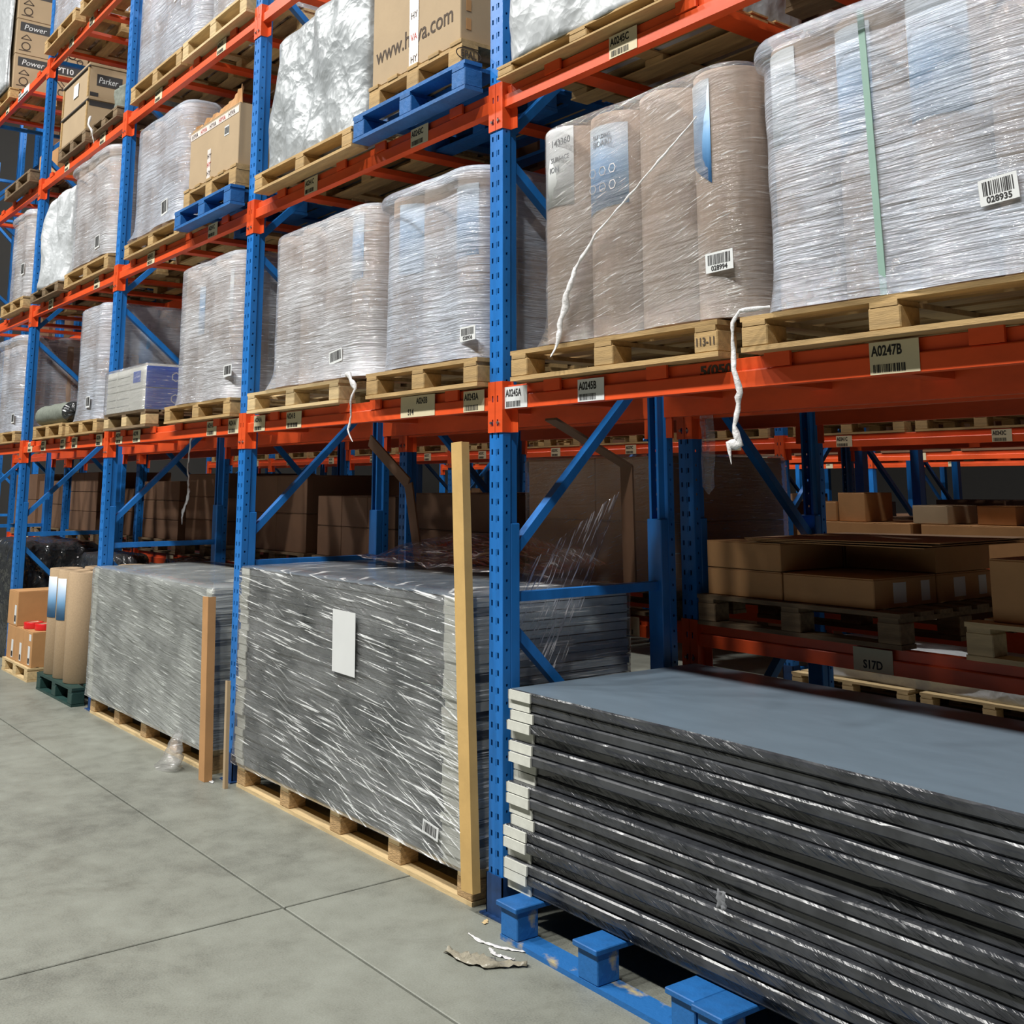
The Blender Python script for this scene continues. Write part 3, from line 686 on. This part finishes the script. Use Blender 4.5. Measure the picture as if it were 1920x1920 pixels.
# rolled dark sack
t = thing('rolled_sack', 'grey-green rolled sack with black bunched end lying on a pallet', 'sack roll', (-7.2, .05, 2.419)); b = MB()
pts = []; rows = []
for k in range(22):
    u = k/21; rr = .105*(1-.25*max(0, (abs(u-.5)-.42)/.08)**2)
    rows.append([(-.5+u*.98, rr*1.15*math.cos(a)*(1+.05*fbm((u*3, math.cos(a), math.sin(a)), 2, 3, 2)), .105+rr*math.sin(a)*(1+.05*fbm((u*4, math.cos(a), 1), 2, 5, 2))) for a in [2*math.pi*i/20 for i in range(20)]])
b.grid(rows, True); b.f.append(tuple(range(20))); b.m.append(0); obj('sack_body', b, 'sack_grey', t, True)
b = MB(); rows = []
for k in range(6):
    rr = .1*(1-k/5)**.6+.002
    rows.append([(.46+.05*math.sin(k/5*1.6)+.012*math.sin(i*2.2), rr*1.1*math.cos(2*math.pi*i/24), .105+rr*math.sin(2*math.pi*i/24)) for i in range(24)])
b.grid(rows, True); obj('bunched_end', b, 'bag_black', t, True)
# slumped white bag and crates
pallet('dark pine pallet under the slumped white bag', -8.12, -7.1, -.08, .9, 3.739, .10, 'pine_old', nd=6)
bag('slumped white foil cover beside wrapped rolls on the second level', -8.15, -7.05, -.10, .9, 3.839, 4.88, 'bag_white', 14, .09, .05, 30, .22)
pallet('old pine pallet under the two stacked plywood crates', -7.52, -6.6, -.05, .95, 5.154, .13, 'pine_old', nd=6)
for k, (z0, z1) in enumerate(((5.284, 5.62), (5.62, 5.97))):
    t = thing('plywood_crate', ('lower tan plywood crate of the two with dark band' if not k else 'upper tan plywood crate with dark printed logo patch on its end'), 'crate', (-7.05, .45, z0))
    put('body', boxm(.88, .98, z1-z0-.03, 'kraft_pale', .004), t, (0, 0, (z1-z0-.03)/2)); put('lid', boxm(.90, 1.0, .03, 'kraft_pale', .004), t, (0, 0, z1-z0-.015))
    for s in (-1, 1): put('corner_batten', boxm(.03, .012, z1-z0-.03, 'pine'), t, (s*.425, -.496, (z1-z0-.03)/2))
    b = MB(); b.box(-.45, -.505, z1-z0-.045, .455, -.49, z1-z0-.03); obj('steel_strap', b, 'print_dark', t)
    if k:
        pp = slab_print(t, -.42, .125, -.17, .245, .441, 'print_dark', 'logo_patch', 'y'); text('Parker', .09, 'label_white', pp, (.4428, -.405, .155), SIDE, shear=.2, sx=.78)
        slab_print(t, -.48, .01, -.40, .05, .441, 'print_dark', 'printed_block', 'y'); slab_print(t, -.06, .10, .10, .24, -.497, 'label_white', 'shipping_label')
    else: slab_print(t, -.48, .245, .45, .30, .441, 'print_dark', 'dark_band', 'y')
pallet('splintered dark pallet holding a small grey wrapped bundle', -6.45, -5.66, -.05, .95, 5.154, .10, 'pine_old', nd=5)
bag('small grey film-wrapped bundle beside the blue post and crates', -6.05, -5.7, .0, .7, 5.254, 5.52, 'sack_grey', 21, .03, .02, 14, r=.06)
ro = rope('', [(-6.35, -.09, 5.32), (-6.33, -.10, 5.24), (-6.28, -.08, 5.14), (-6.3, -.05, 5.05)], [.02, .016, .014, .004], seed=15); tag(ro, 'white film tail hanging from the splintered pallet beside the crates', 'film rope')
# mower cartons on the fourth level
pallet('pine pallet under the printed mower cartons', -11.05, -9.88, -.06, .95, 6.554, .13, 'pine', nd=6)
for k in range(3):
    z0 = 6.684+k*.46
    t = carton('tan carton printed with a push mower drawing, %s of its stack' % ('lowest', 'middle', 'topmost')[k], -11, -9.9, -.03, .93, z0, z0+.455, 'kraft_pale')
    X_ = .551
    pa = slab_print(t, -.44, .30, -.05, .42, X_-.001, 'print_dark', 'logo_patch', 'y'); text('Power', .1, 'label_white', pa, (X_+.001, -.40, .325), SIDE, shear=.2)
    pb = slab_print(t, -.03, .30, .42, .42, X_-.001, 'print_dark', 'model_patch', 'y'); text('PT10', .1, 'label_white', pb, (X_+.001, .02, .325), SIDE, bold=.002)
    b = MB()
    for (p_, q_) in (((-.02, .27), (.12, .10)), ((.02, .28), (.16, .12)), ((.06, .10), (.32, .06)), ((.1, .13), (.3, .12)), ((-.44, .05), (-.3, .05)), ((-.42, .2), (-.36, .26)), ((-.36, .26), (-.30, .2)), ((-.42, .2), (-.30, .2))):
        b.bar((X_, p_[0], p_[1]), (X_, q_[0], q_[1]), .012, .0015, (0, 0, 1))
    for (cy, cz, cr) in ((.1, .06, .045), (.3, .05, .035), (.2, .11, .04), (-.36, .11, .05)):
        for e in range(10):
            c0, c1 = e*math.pi/5, (e+1)*math.pi/5; b.bar((X_, cy+cr*math.cos(c0), cz+cr*math.sin(c0)), (X_, cy+cr*math.cos(c1), cz+cr*math.sin(c1)), .014, .0015, (0, 0, 1))
    obj('printed_mower', b, 'ink_brown', t)['kind'] = 'stuff'
bag('white foil cover hanging in front of the mower cartons', -11.05, -9.93, -.13, -.035, 6.70, 8.1, 'bag_white', 27, .03, .02, 20, r=.03)
pallet('rough pine pallet with a brown carton on the third level past the crates', -9.55, -8.43, -.10, .9, 5.154, .14, 'pine_old', nd=6)
carton('brown carton on a rough pallet on the third level past the crates', -9.5, -8.7, .25, .9, 5.294, 5.75, 'kraft')

# ------------------------------------------------------------------ floor loads
# bare rolls on green pallet
pallet('dark green plastic pallet under the bare cardboard rolls', -6.84, -5.76, -.10, .9, 0, .15, 'plastic_green', nd=6)
k = 0
for i, x in enumerate((-6.68, -6.39, -6.08)):
    for j, y in enumerate((.06, .37, .68)):
        nm = ('%s bare brown cardboard roll in the row %s on the green pallet' % (('first', 'second', 'third')[i], ('at the aisle edge', 'in the middle', 'against the rear')[j]))
        t = thing('cardboard_roll', nm, 'paper roll', (x, y, .151)); roll(.142, .93, 'paper_tan', t, (0, 0, 0), name='roll_body')
        if j == 0 and i < 2: wrap_patch(.142, PA-.75, PA+.75, .5, .86, 'poster_blue_low', t)
# small cartons on pallet with tape rolls
pallet('pale pine pallet under the small cartons with red tape rolls', -8.2, -7.24, -.08, .5, 0, .125, 'pine_pale', nd=6)
for i in range(3):
    x0 = -8.18+i*.31
    t = carton('small brown carton with a white label, %s of the lower row' % ('first', 'second', 'third nearest the green pallet')[i].replace(' nearest the green pallet', ' beside the green pallet'), x0, x0+.305, -.05, .42, .126, .45, 'kraft')
    lb = slab_print(t, .03, .02, .10, .19, -.236, 'label_white', 'white_label'); barcode(lb, .04, .09, .03, .08, -.2373, i+50)
    if i == 2: slab_print(t, .05, .24, .12, .30, -.236, 'label_white', 'square_label')
t = carton('brown carton with a white label standing on the lower row of small cartons', -8.22, -7.86, -.05, .48, .451, .785, 'kraft')
lb = slab_print(t, .08, .02, .15, .20, -.266, 'label_white', 'white_label'); barcode(lb, .09, .14, .04, .1, -.2673, 60)
for k, (x, y) in enumerate(((-7.62, .05), (-7.42, .10), (-7.45, .34))):
    b = MB(); n = 24
    rg = lambda r, z: [(r*math.cos(2*math.pi*i/n), r*math.sin(2*math.pi*i/n), z) for i in range(n)]
    b.grid([rg(.055, 0), rg(.088, 0), rg(.09, .004), rg(.09, .056), rg(.088, .06), rg(.055, .06), rg(.055, 0)], True)
    t = thing('tape_roll', ('red tape roll standing against the upper small carton', 'red tape roll between two others on the small cartons', 'red tape roll at the rear of the small cartons')[k], 'tape roll', (x, y, .451))
    obj('tape_body', b, 'red_tape', t, True)
    b = MB(); b.grid([rg(.048, .002), rg(.054, .002), rg(.054, .058), rg(.048, .058), rg(.048, .002)], True); obj('cardboard_core', b, 'kraft_pale', t, True)
bag('lumpy load in shiny black film behind the small cartons', -8.15, -6.95, .52, 1.04, 0, 1.14, 'bag_black', 33, .07, .04, 26)
bag('bulky load in shiny black film past the small cartons', -10.2, -8.45, -.02, 1.0, 0, 1.22, 'bag_black', 35, .10, .05, 30)
bag('low load in black film behind the bare rolls', -6.8, -5.7, .95, 1.22, 0, 1.12, 'bag_black', 39, .03, .03, 22, r=.06)
# wrapped stacks of panels
def protector(parent, x, side, T, end=False, dep=.16, wd=.13):
    """white foam corner: front strip and end strip"""
    b = MB(); s = side
    x0, x1 = sorted((x+s*.006, x-s*wd)); b.box(x0, -.008, -.001, x1, .0, T+.001)
    x0, x1 = sorted((x, x+s*.006)); b.box(x0, -.008, -.001, x1, dep, T+.001)
    return b
def panel_stack(label, x0, x1, y0, y1, z, n, T, filmm, seed, wl=.11, wr=.19, gap=.0006):
    t = thing('wrapped_panel_stack', label, 'panel stack', (x0, y0, z)); L = x1-x0; W = y1-y0
    r_ = random.Random(seed)
    body = MB().box(0, 0, 0, L, W, T-.002).mesh('panel', 'panel_grey'); top = None
    pl = protector(None, 0, -1, T-.003, wd=wl).mesh('corner', 'foam_white'); pr = protector(None, L, 1, T-.003, dep=.2, wd=wr).mesh('corner', 'foam_white')
    en = MB().box(L, .2, .001, L+.005, W, T-.004).mesh('edge_strip', 'foam_pale')
    for k in range(n):
        p_ = put('panel', body, t, (r_.uniform(-.008, .008), r_.uniform(-.006, .006), k*(T+gap)))
        put('corner_protector', pl, p_, (r_.uniform(-.004, .01), r_.uniform(-.004, .003), 0)); put('corner_protector', pr, p_, (r_.uniform(-.01, .004), r_.uniform(-.004, .003), 0)); put('edge_strip', en, p_)
    H = n*(T+gap)
    lid = MB().box(-.004, -.004, H, L+.004, W, H+.006); obj('top_sheet', lid, 'panel_face', t)
    f = hull(L+.035, W+.035, H+.012, .025, .012, 0, seed)
    obj('stretch_film', f, filmm, t, True, (L/2, W/2, 0)); return t
pallet('pale pine pallet with five pressed-chip blocks under the stack with white paper', -2.60, -.10, -.02, 1.0, 0, .145, 'pine_pale', 'chipblock', nd=9, nx=5)
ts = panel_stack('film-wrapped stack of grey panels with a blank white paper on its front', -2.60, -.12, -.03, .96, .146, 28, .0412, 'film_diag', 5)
o = put('paper_sheet', boxm(.245, .002, .325, 'label_white'), ts, (1.385, -.036, .862), (0, .02, 0)); o.rotation_euler = (.02, .02, 0)
o = put('barcode_label', boxm(.13, .002, .06, 'label_white'), ts, (2.235, -.036, .12), (0, .12, 0)); barcode(o, -.055, .05, -.02, .022, -.001, 91)
pallet('pale pine pallet with pressed-chip blocks under the hazy wrapped stack', -5.45, -2.96, -.04, 1.0, 0, .145, 'pine_pale', 'chipblock', nd=9, nx=5)
panel_stack('hazy film-wrapped stack of grey panels beside the bare cardboard rolls', -5.45, -2.98, -.06, .95, .146, 25, .0398, 'film_dust', 9, .10, .09)
# cardboard angle posts
def angle_post(label, p, q, wd=.1, dp=.05, th=.006, mat='kraft_yellow', mid=None):
    b = MB(); pts = [Vector(p)]+([Vector(mid)] if mid else [])+[Vector(q)]
    for a, c in zip(pts[:-1], pts[1:]):
        b.bar(a, c, wd, th, (1, 0, 0)); off = Vector((wd/2-th/2, dp/2, 0)); b.bar(a+off, c+off, th, dp, (1, 0, 0))
    o = obj('edge_post', b, mat); return tag(o, label, 'cardboard post')
angle_post('tall tan cardboard edge post leaning in front of the stack with white paper', (-.022, -.10, .10), (-.125, -.10, 2.03), .085, .04)
angle_post('short brown cardboard edge post at the corner of the hazy wrapped stack', (-2.85, -.14, .0), (-2.91, -.14, 1.12), .09, .05, mat='kraft')
angle_post('narrow cardboard edge post at the blue post end of the stack with white paper', (-2.60, -.10, .0), (-2.62, -.10, .63), .03, .02, mat='kraft_pale')
b = MB(); b.bar((-.16, .50, 2.16), (-.16, 1.02, 1.93), .09, .012); b.bar((-.16, 1.02, 1.93), (-.16, 1.03, 1.32), .09, .012); tag(obj('edge_post', b, 'kraft_dark'), 'bent brown cardboard strip behind the hanging film sheet', 'cardboard post')
b = MB(); b.bar((-2.55, .85, 2.14), (-2.12, .9, 1.84), .09, .012); b.bar((-2.12, .9, 1.84), (-1.98, .9, 1.33), .09, .012); tag(obj('edge_post', b, 'kraft_dark'), 'bent brown cardboard strip rising from the rear of the stack with white paper', 'cardboard post')
# loose film sheet hanging at the upright
b = MB(); rows = []
def lerp(a, c, u): return (a[0]+(c[0]-a[0])*u, a[1]+(c[1]-a[1])*u)
for i in range(31):
    u = i/30; A = lerp((.16, 1.40), (.86, 1.80), u); Bq = lerp((.14, 1.06), (.47, .96), u/.45) if u < .45 else lerp((.47, .96), (.85, 1.76), (u-.45)/.55)
    rows.append([(-.055+.012*fbm((u*2, v*.3, 0), 3, 4, 3), *lerp(A, Bq, v)) for v in [k/16 for k in range(17)]])
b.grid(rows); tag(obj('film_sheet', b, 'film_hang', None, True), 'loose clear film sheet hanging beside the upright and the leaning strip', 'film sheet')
b = MB(); rows = []
for i in range(15):
    u = i/14; rows.append([(-2.2+1.9*u, .55+.45*v+.04*fbm((u*2, v, 0), 2, 9, 2), 1.335+.20*v*math.sin(math.pi*(.15+.75*u))+.03*(1+fbm((u*3, v*2, 0), 3, 2, 3))) for v in [k/8 for k in range(9)]])
b.grid(rows); tag(obj('film_sheet', b, 'film_hang', None, True), 'crumpled clear film sheet lying on the rear of the stack with white paper', 'film sheet')

ro = rope('', [(-5.16, .6, 2.25), (-5.22, .6, 2.02), (-5.17, .6, 1.8), (-5.27, .6, 1.62), (-5.29, .6, 1.5)], [.012, .008, .016, .02, .004], seed=21); tag(ro, 'thin grey film tail hanging in the bay of the hazy wrapped stack', 'film rope')
b = MB(); rows = [[(.17+.09*u+.01*fbm((u, v, 0), 4, 3, 2), 1.238+.01*fbm((u, v, 1), 4, 8, 2), 2.2-.42*v*(1-.2*abs(u-.5))) for u in [k/6 for k in range(7)]] for v in [k/14 for k in range(15)]]
b.grid(rows); tag(obj('film_sheet', b, 'film_clear', None, True), 'narrow clear film strip hanging before the second-rack upright', 'film sheet')
# loose dark panels on blue pallets, one thing each
for k, (x0, x1, sh) in enumerate(((.26, 1.37, 0), (1.39, 2.50, 0))):
    pallet(('worn blue pallet under the white-cornered end of the loose dark panels', 'worn blue pallet under the far end of the loose dark panels')[k], x0, x1, -.14-.045*k, .9-.045*k, 0, .15, 'pallet_blue', 'pallet_blue_worn', nd=6, rz=-.025, worn=(k == 0), style='T', nx=3)
ORD = ['topmost', 'second', 'third', 'fourth', 'fifth', 'sixth', 'seventh', 'eighth', 'ninth', 'tenth', 'eleventh', 'twelfth', 'thirteenth', 'fourteenth', 'fifteenth', 'sixteenth', 'seventeenth', 'eighteenth', 'nineteenth']
NP = 19; T = .0405; LP = 2.58; WP = 1.14; r_ = random.Random(12)
gaps = [[0.]*27 for _ in range(NP)]
wave = [r_.choice((.0, .001, .003, .008, .002, .014)) for _ in range(NP)]
prev = [0.]*27; pz = []
rec = [0, .004, .008, -.004, .03, .006, -.006, .04, .034, -.008, -.012, .012, -.004, -.024, -.028, .0, -.02, -.024, .0]
for k in range(NP):                                            # from the bottom
    row = []
    for i in range(27):
        u = i/26; base = k*.0425+.0
        sag = wave[k]*math.sin(math.pi*min(1, u*1.1))*1.0
        row.append(max(base*(1-.0)-.012*u*(k/NP)*0+sag*.5, (pz[-1][i]+T+.0006) if pz else 0.))
    pz.append(row)
for k in range(NP):
    top = NP-1-k
    dx, dy = r_.uniform(-.015, .015), rec[k]+r_.uniform(-.006, .006)
    t = thing('dark_panel', '%s dark film-wrapped panel in the loose stack, counted downward' % ORD[k], 'panel', (.155+dx, .0+dy, .151), -.02)
    b = MB(); ch = .006
    prof = [(0, ch), (ch, 0), (WP, 0), (WP, T), (ch, T), (0, T-ch)]
    rows = [[(LP*i/26, y, z+pz[top][i]) for (y, z) in prof] for i in range(27)]
    b.grid([[r[j] for j in range(6)]+[r[0]] for r in rows]); b.f.append((0, 1, 2, 3, 4, 5)); b.m.append(0)
    for q, f in enumerate(b.f):
        if q < 26*6 and q % 6 == 3: b.m[q] = 1
    me = b.mesh('panel', ['black_film', 'panel_face' if k == 0 else 'black_film']); put('panel_body', me, t)
    pb = protector(None, 0, -1, T-.004, dep=.14, wd=.15+r_.uniform(-.006, .006)); put('corner_protector', pb.mesh('corner', 'foam_white'), t, (0, 0, pz[top][0]))
b = MB(); rows = [[(1.40+.035*u+.01*fbm((u, v, 0), 5, 3, 2), -.075-.012*fbm((u, v, 1), 5, 4, 2)-.004, 0.49-.06*v-.004*u) for u in [k/6 for k in range(7)]] for v in [k/6 for k in range(7)]]
b.grid(rows); tag(solid(obj('tape_scrap', b, 'ink_grey', None, True), .001), 'torn clear tape scrap stuck on the edge of the loose dark panels', 'tape scrap')

# ------------------------------------------------------------------ scraps on the floor
def scrap(label, pts, wd, seed, mat='wrap_scrap', lift=.012, cat='scrap', name='film_scrap'):
    b = MB(); rows = []
    n = 22
    for i in range(n+1):
        u = i/n; k = min(int(u*(len(pts)-1)), len(pts)-2); q = u*(len(pts)-1)-k; p_ = Vector(pts[k]).lerp(Vector(pts[k+1]), q); d = (Vector(pts[k+1])-Vector(pts[k])).normalized(); a = Vector((-d.y, d.x))
        w2 = wd*(.5+.7*abs(fbm((u*4, 0, 0), 1.5, seed, 2)))*(.35+math.sin(math.pi*min(.95, max(.05, u))))
        rows.append([(p_.x+a.x*w2*v, p_.y+a.y*w2*v, .003+lift*abs(fbm((u*5, v*1.4, 0), 2.1, seed+2, 3))) for v in (-1, -.6, -.2, .2, .6, 1)])
    b.grid(rows); o = solid(obj(name, b, mat, None, True), .0012, 1); return tag(o, label, cat)
scrap('thin white plastic strip on the floor beside the upright foot', [(.13, -.20), (.22, -.21), (.33, -.18), (.42, -.13)], .010, 3, 'film_tail', .006)
scrap('torn brownish film scrap on the floor before the blue pallet', [(.22, -.37), (.34, -.36), (.44, -.30), (.52, -.20)], .04, 7, 'wrap_scrap', .03)
scrap('small pale chip of wood on the floor at the upright foot', [(.055, -.05), (.075, -.075), (.09, -.09)], .011, 9, 'pine_pale', .004)
scrap('thin pale strip on the floor under the tall blue pallet corner', [(.30, -.22), (.36, -.24), (.45, -.21)], .012, 11, 'film_tail', .01)
scrap('white paper scrap on the floor beside the bare rolls', [(-5.62, -.02), (-5.55, .0), (-5.5, .06)], .035, 13, 'label_white', .004)
scrap('white paper chip on the floor at the foot between the wrapped stacks', [(-2.86, -.08), (-2.80, -.1), (-2.75, -.11)], .018, 15, 'label_white', .004)
b = MB(); rows = []
for i in range(13):
    u = i/12
    rows.append([(-3.28+.13*math.cos(a)*(1-.75*u)*(1+.6*fbm((u*3, math.cos(a)*2, math.sin(a)*2), 2, 5, 3)), -.19+.07*math.sin(a)*(1-.7*u)*(1+.6*fbm((u*3, math.cos(a)*2, 5), 2, 6, 3))+.03*u*2, .002+.22*u*(1+.2*fbm((a, 0, 2), 2, 6, 2))) for a in [2*math.pi*k/12 for k in range(12)]])
b.grid(rows, True); tag(obj('film_tail', b, 'film_clear', None, True), 'bunched clear film tail trailing to the floor from the hazy wrapped stack', 'film tail')

# ------------------------------------------------------------------ racks behind
Y2 = 1.25
for n in range(-1, 7):
    frame(-PITCH_X*n, Y2, 7.6, 'upright of the second rack back to back with %s' % ('the end one', 'the one beside A0245A', 'the one between wrapped stacks', 'the one beside bare rolls', 'the one behind small cartons', 'the one past black film', 'the second past black film', 'the last one')[n+1], flip=True)
BW2 = ('behind the loose dark panels', 'behind the stack with white paper', 'behind the hazy wrapped stack', 'behind the bare cardboard rolls', 'past the small cartons', 'two bays past the small cartons')
for bay in range(0, 6):
    x0, x1 = -PITCH_X*bay+.1, -PITCH_X*(bay-1)
    for lv, z, nm in ((0, 1.13, 'low'), (1, 2.285, 'first-level'), (2, 3.735, 'second-level'), (3, 5.15, 'third-level'), (4, 6.55, 'fourth-level')):
        if lv == 4 and bay < 3: continue
        ls = []
        if lv == 0: ls = [(x0+.93, .2, .1, 'label_cream', [('S17D', .05, .014, .05, .9)], 0), (x0+2.2, .17, .1, 'label_cream', [], 77)]
        beam(x0, x1, Y2, z, 'orange %s beam of the second rack facing the panels, %s' % (nm, BW2[bay]), None, False, ls)
        beam(x0, x1, Y2+D, z, 'orange %s far beam of the second rack, %s' % (nm, BW2[bay]), None, True)
        if lv:
            for s in range(2):
                a0 = x0+.08+s*1.32
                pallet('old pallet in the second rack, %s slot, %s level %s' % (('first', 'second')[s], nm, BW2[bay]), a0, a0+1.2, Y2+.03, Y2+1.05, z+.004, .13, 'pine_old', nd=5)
                carton('light-blocking brown carton in the second rack, %s slot, %s %s' % (('first', 'second')[s], nm, BW2[bay]), a0+.04, a0+1.16, Y2+.06, Y2+1.02, z+.135, z+1.1, 'kraft_dark')  # mostly hidden load, added to block light from the next aisle
# low level of the second rack
ZL = 1.134
pallet('dark old pallet under the flat brown cartons behind the loose dark panels', .13, 1.30, Y2-.03, Y2+1.0, ZL, .15, 'pine_old')
zz = ZL+.151
for i, (a0, a1, c0, c1, k) in enumerate(((.17, .64, 1.26, 1.75, 0), (.65, 1.15, 1.26, 1.75, 0), (.17, .64, 1.76, 2.24, 0), (.65, 1.15, 1.76, 2.24, 0), (.17, .64, 1.26, 1.75, 1), (.17, .64, 1.76, 2.24, 1), (.65, 1.15, 1.76, 2.24, 1))):
    t = carton('flat brown carton behind the loose dark panels, %s' % ('lower front one', 'lower front one with labels', 'lower rear one', 'lower rear one with labels', 'upper front one', 'upper rear one', 'upper rear one under sheets')[i], a0, a1, c0, c1, zz+k*.135, zz+.132+k*.135, 'kraft')
    if a0 > .6 and not k: slab_print(t, -.1, .02, .0, .11, .25, 'label_white', 'white_label', 'y'); slab_print(t, .12, .02, .19, .11, .25, 'label_white', 'white_label', 'y')
for k in range(3):
    b = MB(); b.bar((.42, 1.72-.02*k, zz+.274+k*.007), (1.38+.03*k, 1.74, zz+.274+k*.012), .9, .004, (0, 1, 0)); tag(obj('cardboard_sheet', b, 'kraft'), ('lowest', 'middle', 'topmost')[k]+' flat cardboard sheet lying on the flat brown cartons', 'cardboard sheet')
pallet('pale pallet beside the flat brown cartons on the low beam', 1.60, 2.72, Y2-.04, Y2+1.0, ZL, .15, 'pine_pale')
carton('brown carton with a white label on the pale pallet of the low beam', 1.69, 2.3, 1.27, 1.8, ZL+.151, ZL+.40, 'kraft')
def carton_stack(x0, x1, z, zt, where, nx=2, nz=3, y0=Y2+.03, y1=Y2+1.0, mat='kraft_dark', filmed=False):
    pallet('dark pallet %s' % where, x0-.03, x1+.03, y0-.03, y1, z, .14, 'pine_old', nd=5); z += .141; h = (zt-z)/nz; w_ = (x1-x0)/nx
    for k in range(nz):
        for i in range(nx):
            carton('brown carton %s, row %s up, %s of %s' % (where, ('one', 'two', 'three', 'four')[k], ('first', 'second', 'third')[i], nx), x0+i*w_, x0+(i+1)*w_-.004, y0, y1-.05, z+k*h, z+(k+1)*h-.003, mat)
    if filmed:
        o = obj('stretch_film', hull(x1-x0+.03, y1-y0, zt-z+.01, .03, .02, 0, 88), 'film_clear', None, True, ((x0+x1)/2, (y0+y1)/2-.025, z)); tag(o, 'stretch film around the brown cartons in the second rack at the upright', 'film wrap')
carton_stack(-1.32, -.08, ZL, 1.99, 'under film behind the hanging sheet', 2, 2, mat='kraft', filmed=True)
carton_stack(-2.62, -1.5, ZL, 1.78, 'behind the stack with white paper', 2, 2)
carton_stack(-5.42, -4.3, ZL, 1.92, 'behind the hazy stack, outer', 2, 2)
carton_stack(-4.1, -2.9, ZL, 1.75, 'behind the hazy stack, inner', 3, 2)
carton_stack(-8.2, -7.15, ZL, 1.88, 'behind the bare rolls, outer', 1, 3)
carton_stack(-6.95, -5.9, ZL, 1.95, 'behind the bare rolls, inner', 1, 3)
carton_stack(-10.95, -9.85, ZL, 2.0, 'behind the black film load, outer', 2, 3)
carton_stack(-9.7, -8.55, ZL, 1.8, 'behind the black film load, inner', 2, 2)
carton_stack(-13.75, -12.6, ZL, 2.0, 'beyond the black film load, outer', 1, 2)
carton_stack(-12.45, -11.3, ZL, 1.9, 'beyond the black film load, inner', 1, 2)
# third rack across the next aisle
Y3 = 5.5
for n in range(-1, 7): frame(-PITCH_X*n, Y3, 4.2, 'blue upright of the third rack across the next aisle', 'uprights of the third rack')
for bay in range(0, 7):
    x0, x1 = -PITCH_X*bay+.1, -PITCH_X*(bay-1)
    beam(x0, x1, Y3, 2.28, 'orange front beam marked A0%dC on the third rack across the next aisle' % (343-2*bay), 'front beams of the third rack', False, [lab('A0%dC' % (343-2*bay), x0+.6, seed=80+bay), lab('A0%dC' % (345-2*bay), x0+2.1, seed=90+bay)])
    beam(x0, x1, Y3+D, 2.28, 'orange rear beam of the third rack across the next aisle', 'rear beams of the third rack', True)
    beam(x0, x1, Y3, 1.20, 'orange low beam of the third rack across the next aisle', 'low beams of the third rack', False)
    for s in range(2):
        a0 = x0+.1+s*1.3
        pallet('pine pallet on the third rack across the next aisle', a0, a0+1.2, Y3+.02, Y3+1.0, 2.284, .13, 'pine', nd=5, group='pallets on the third rack')
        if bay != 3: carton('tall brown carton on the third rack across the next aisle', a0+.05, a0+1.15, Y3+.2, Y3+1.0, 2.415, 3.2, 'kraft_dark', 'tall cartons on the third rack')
        carton('wide brown carton low on the third rack across the next aisle', a0, a0+1.2, Y3+.02, Y3+1.0, 1.204, 1.50, 'kraft', 'wide cartons on the third rack')
for i in range(6):
    t = thing('tub', 'pale tub with green lid on the third rack across the next aisle', 'tub', (-7.95+i*.33, Y3+.15, 2.416), 0, 'green-lidded tubs')
    obj('tub_body', MB().cyl(0, 0, 0, .12, .14, 20, .15), 'carton_white', t, True); obj('lid', MB().cyl(0, 0, .121, .15, .155, 20), 'green_lid', t, True)
r_ = random.Random(31); x = 2.4; k = 0
while x > -16.5:
    wd = r_.uniform(.16, .42); hh = r_.uniform(.10, .34)
    if (x % 2.8) < 2.78 and ((x-wd) % 2.8) > .12 and (x % 2.8) > (x-wd) % 2.8:
        c = carton('small tan carton on top of the wide cartons of the third rack', x-wd, x, Y3+.03+r_.uniform(0, .15), Y3+.5, 1.504, 1.504+hh, r_.choice(('kraft', 'kraft_pale', 'kraft')), 'small cartons on the third rack', rz=0)
        if r_.random() < .4: slab_print(c, -wd*.3, hh*.3, wd*.1, hh*.7, -(.47-.0)/2-.02, 'label_white', 'white_label') if False else None
    x -= wd+r_.choice((.01, .02, .2, .5))
pallet('pale pallet with film scraps on the floor below the third rack', -2.6, -1.4, 5.35, 6.3, 0, .15, 'pine_pale')
pallet('second pale pallet on the floor below the third rack', -1.3, -.1, 5.35, 6.3, 0, .15, 'pine_pale')
bag('low load in clear white film on the floor below the third rack', -2.5, -.2, 5.4, 6.2, .152, .45, 'bag_white', 55, .05, .03, 18, r=.08)
# far racks
for q, Y4 in enumerate((6.75, 11.0, 12.25, 16.5)):
    for n in range(-1, 7):
        t = thing('rack_upright', 'blue upright of a far rack beyond the third one', 'rack upright', (-PITCH_X*n, Y4, 0), 0, 'uprights of the far racks')
        for yy in (0, D-.09): bx('post', 0, yy, 0, .1, yy+.09, 4.2, 'blue_steel', t)
        for zf, zr in ((.3, 1.3), (2.3, 1.4), (2.4, 3.4)): obj('brace', MB().bar((.05, .06, zf), (.05, D-.06, zr), .05, .04), 'blue_steel', t)
        if n < 6:
            x1 = -PITCH_X*n; x0 = x1-PITCH_X+.1
            beam(x0, x1, Y4, 2.28, 'orange beam of a far rack beyond the third one', 'beams of the far racks', False, [lab('A0%d' % (400+n), x0+.7, seed=0)], conn=(q == 1))
            for s in range(2):
                a0 = x0+.15+s*1.25; hh = r_.uniform(.5, 1.3)
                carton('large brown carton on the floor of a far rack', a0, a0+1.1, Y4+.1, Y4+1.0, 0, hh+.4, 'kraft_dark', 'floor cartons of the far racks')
                carton('large brown carton on the beams of a far rack', a0, a0+1.1, Y4+.0, Y4+1.1, 2.281, 2.7+hh*.5, 'kraft_dark', 'upper cartons of the far racks')
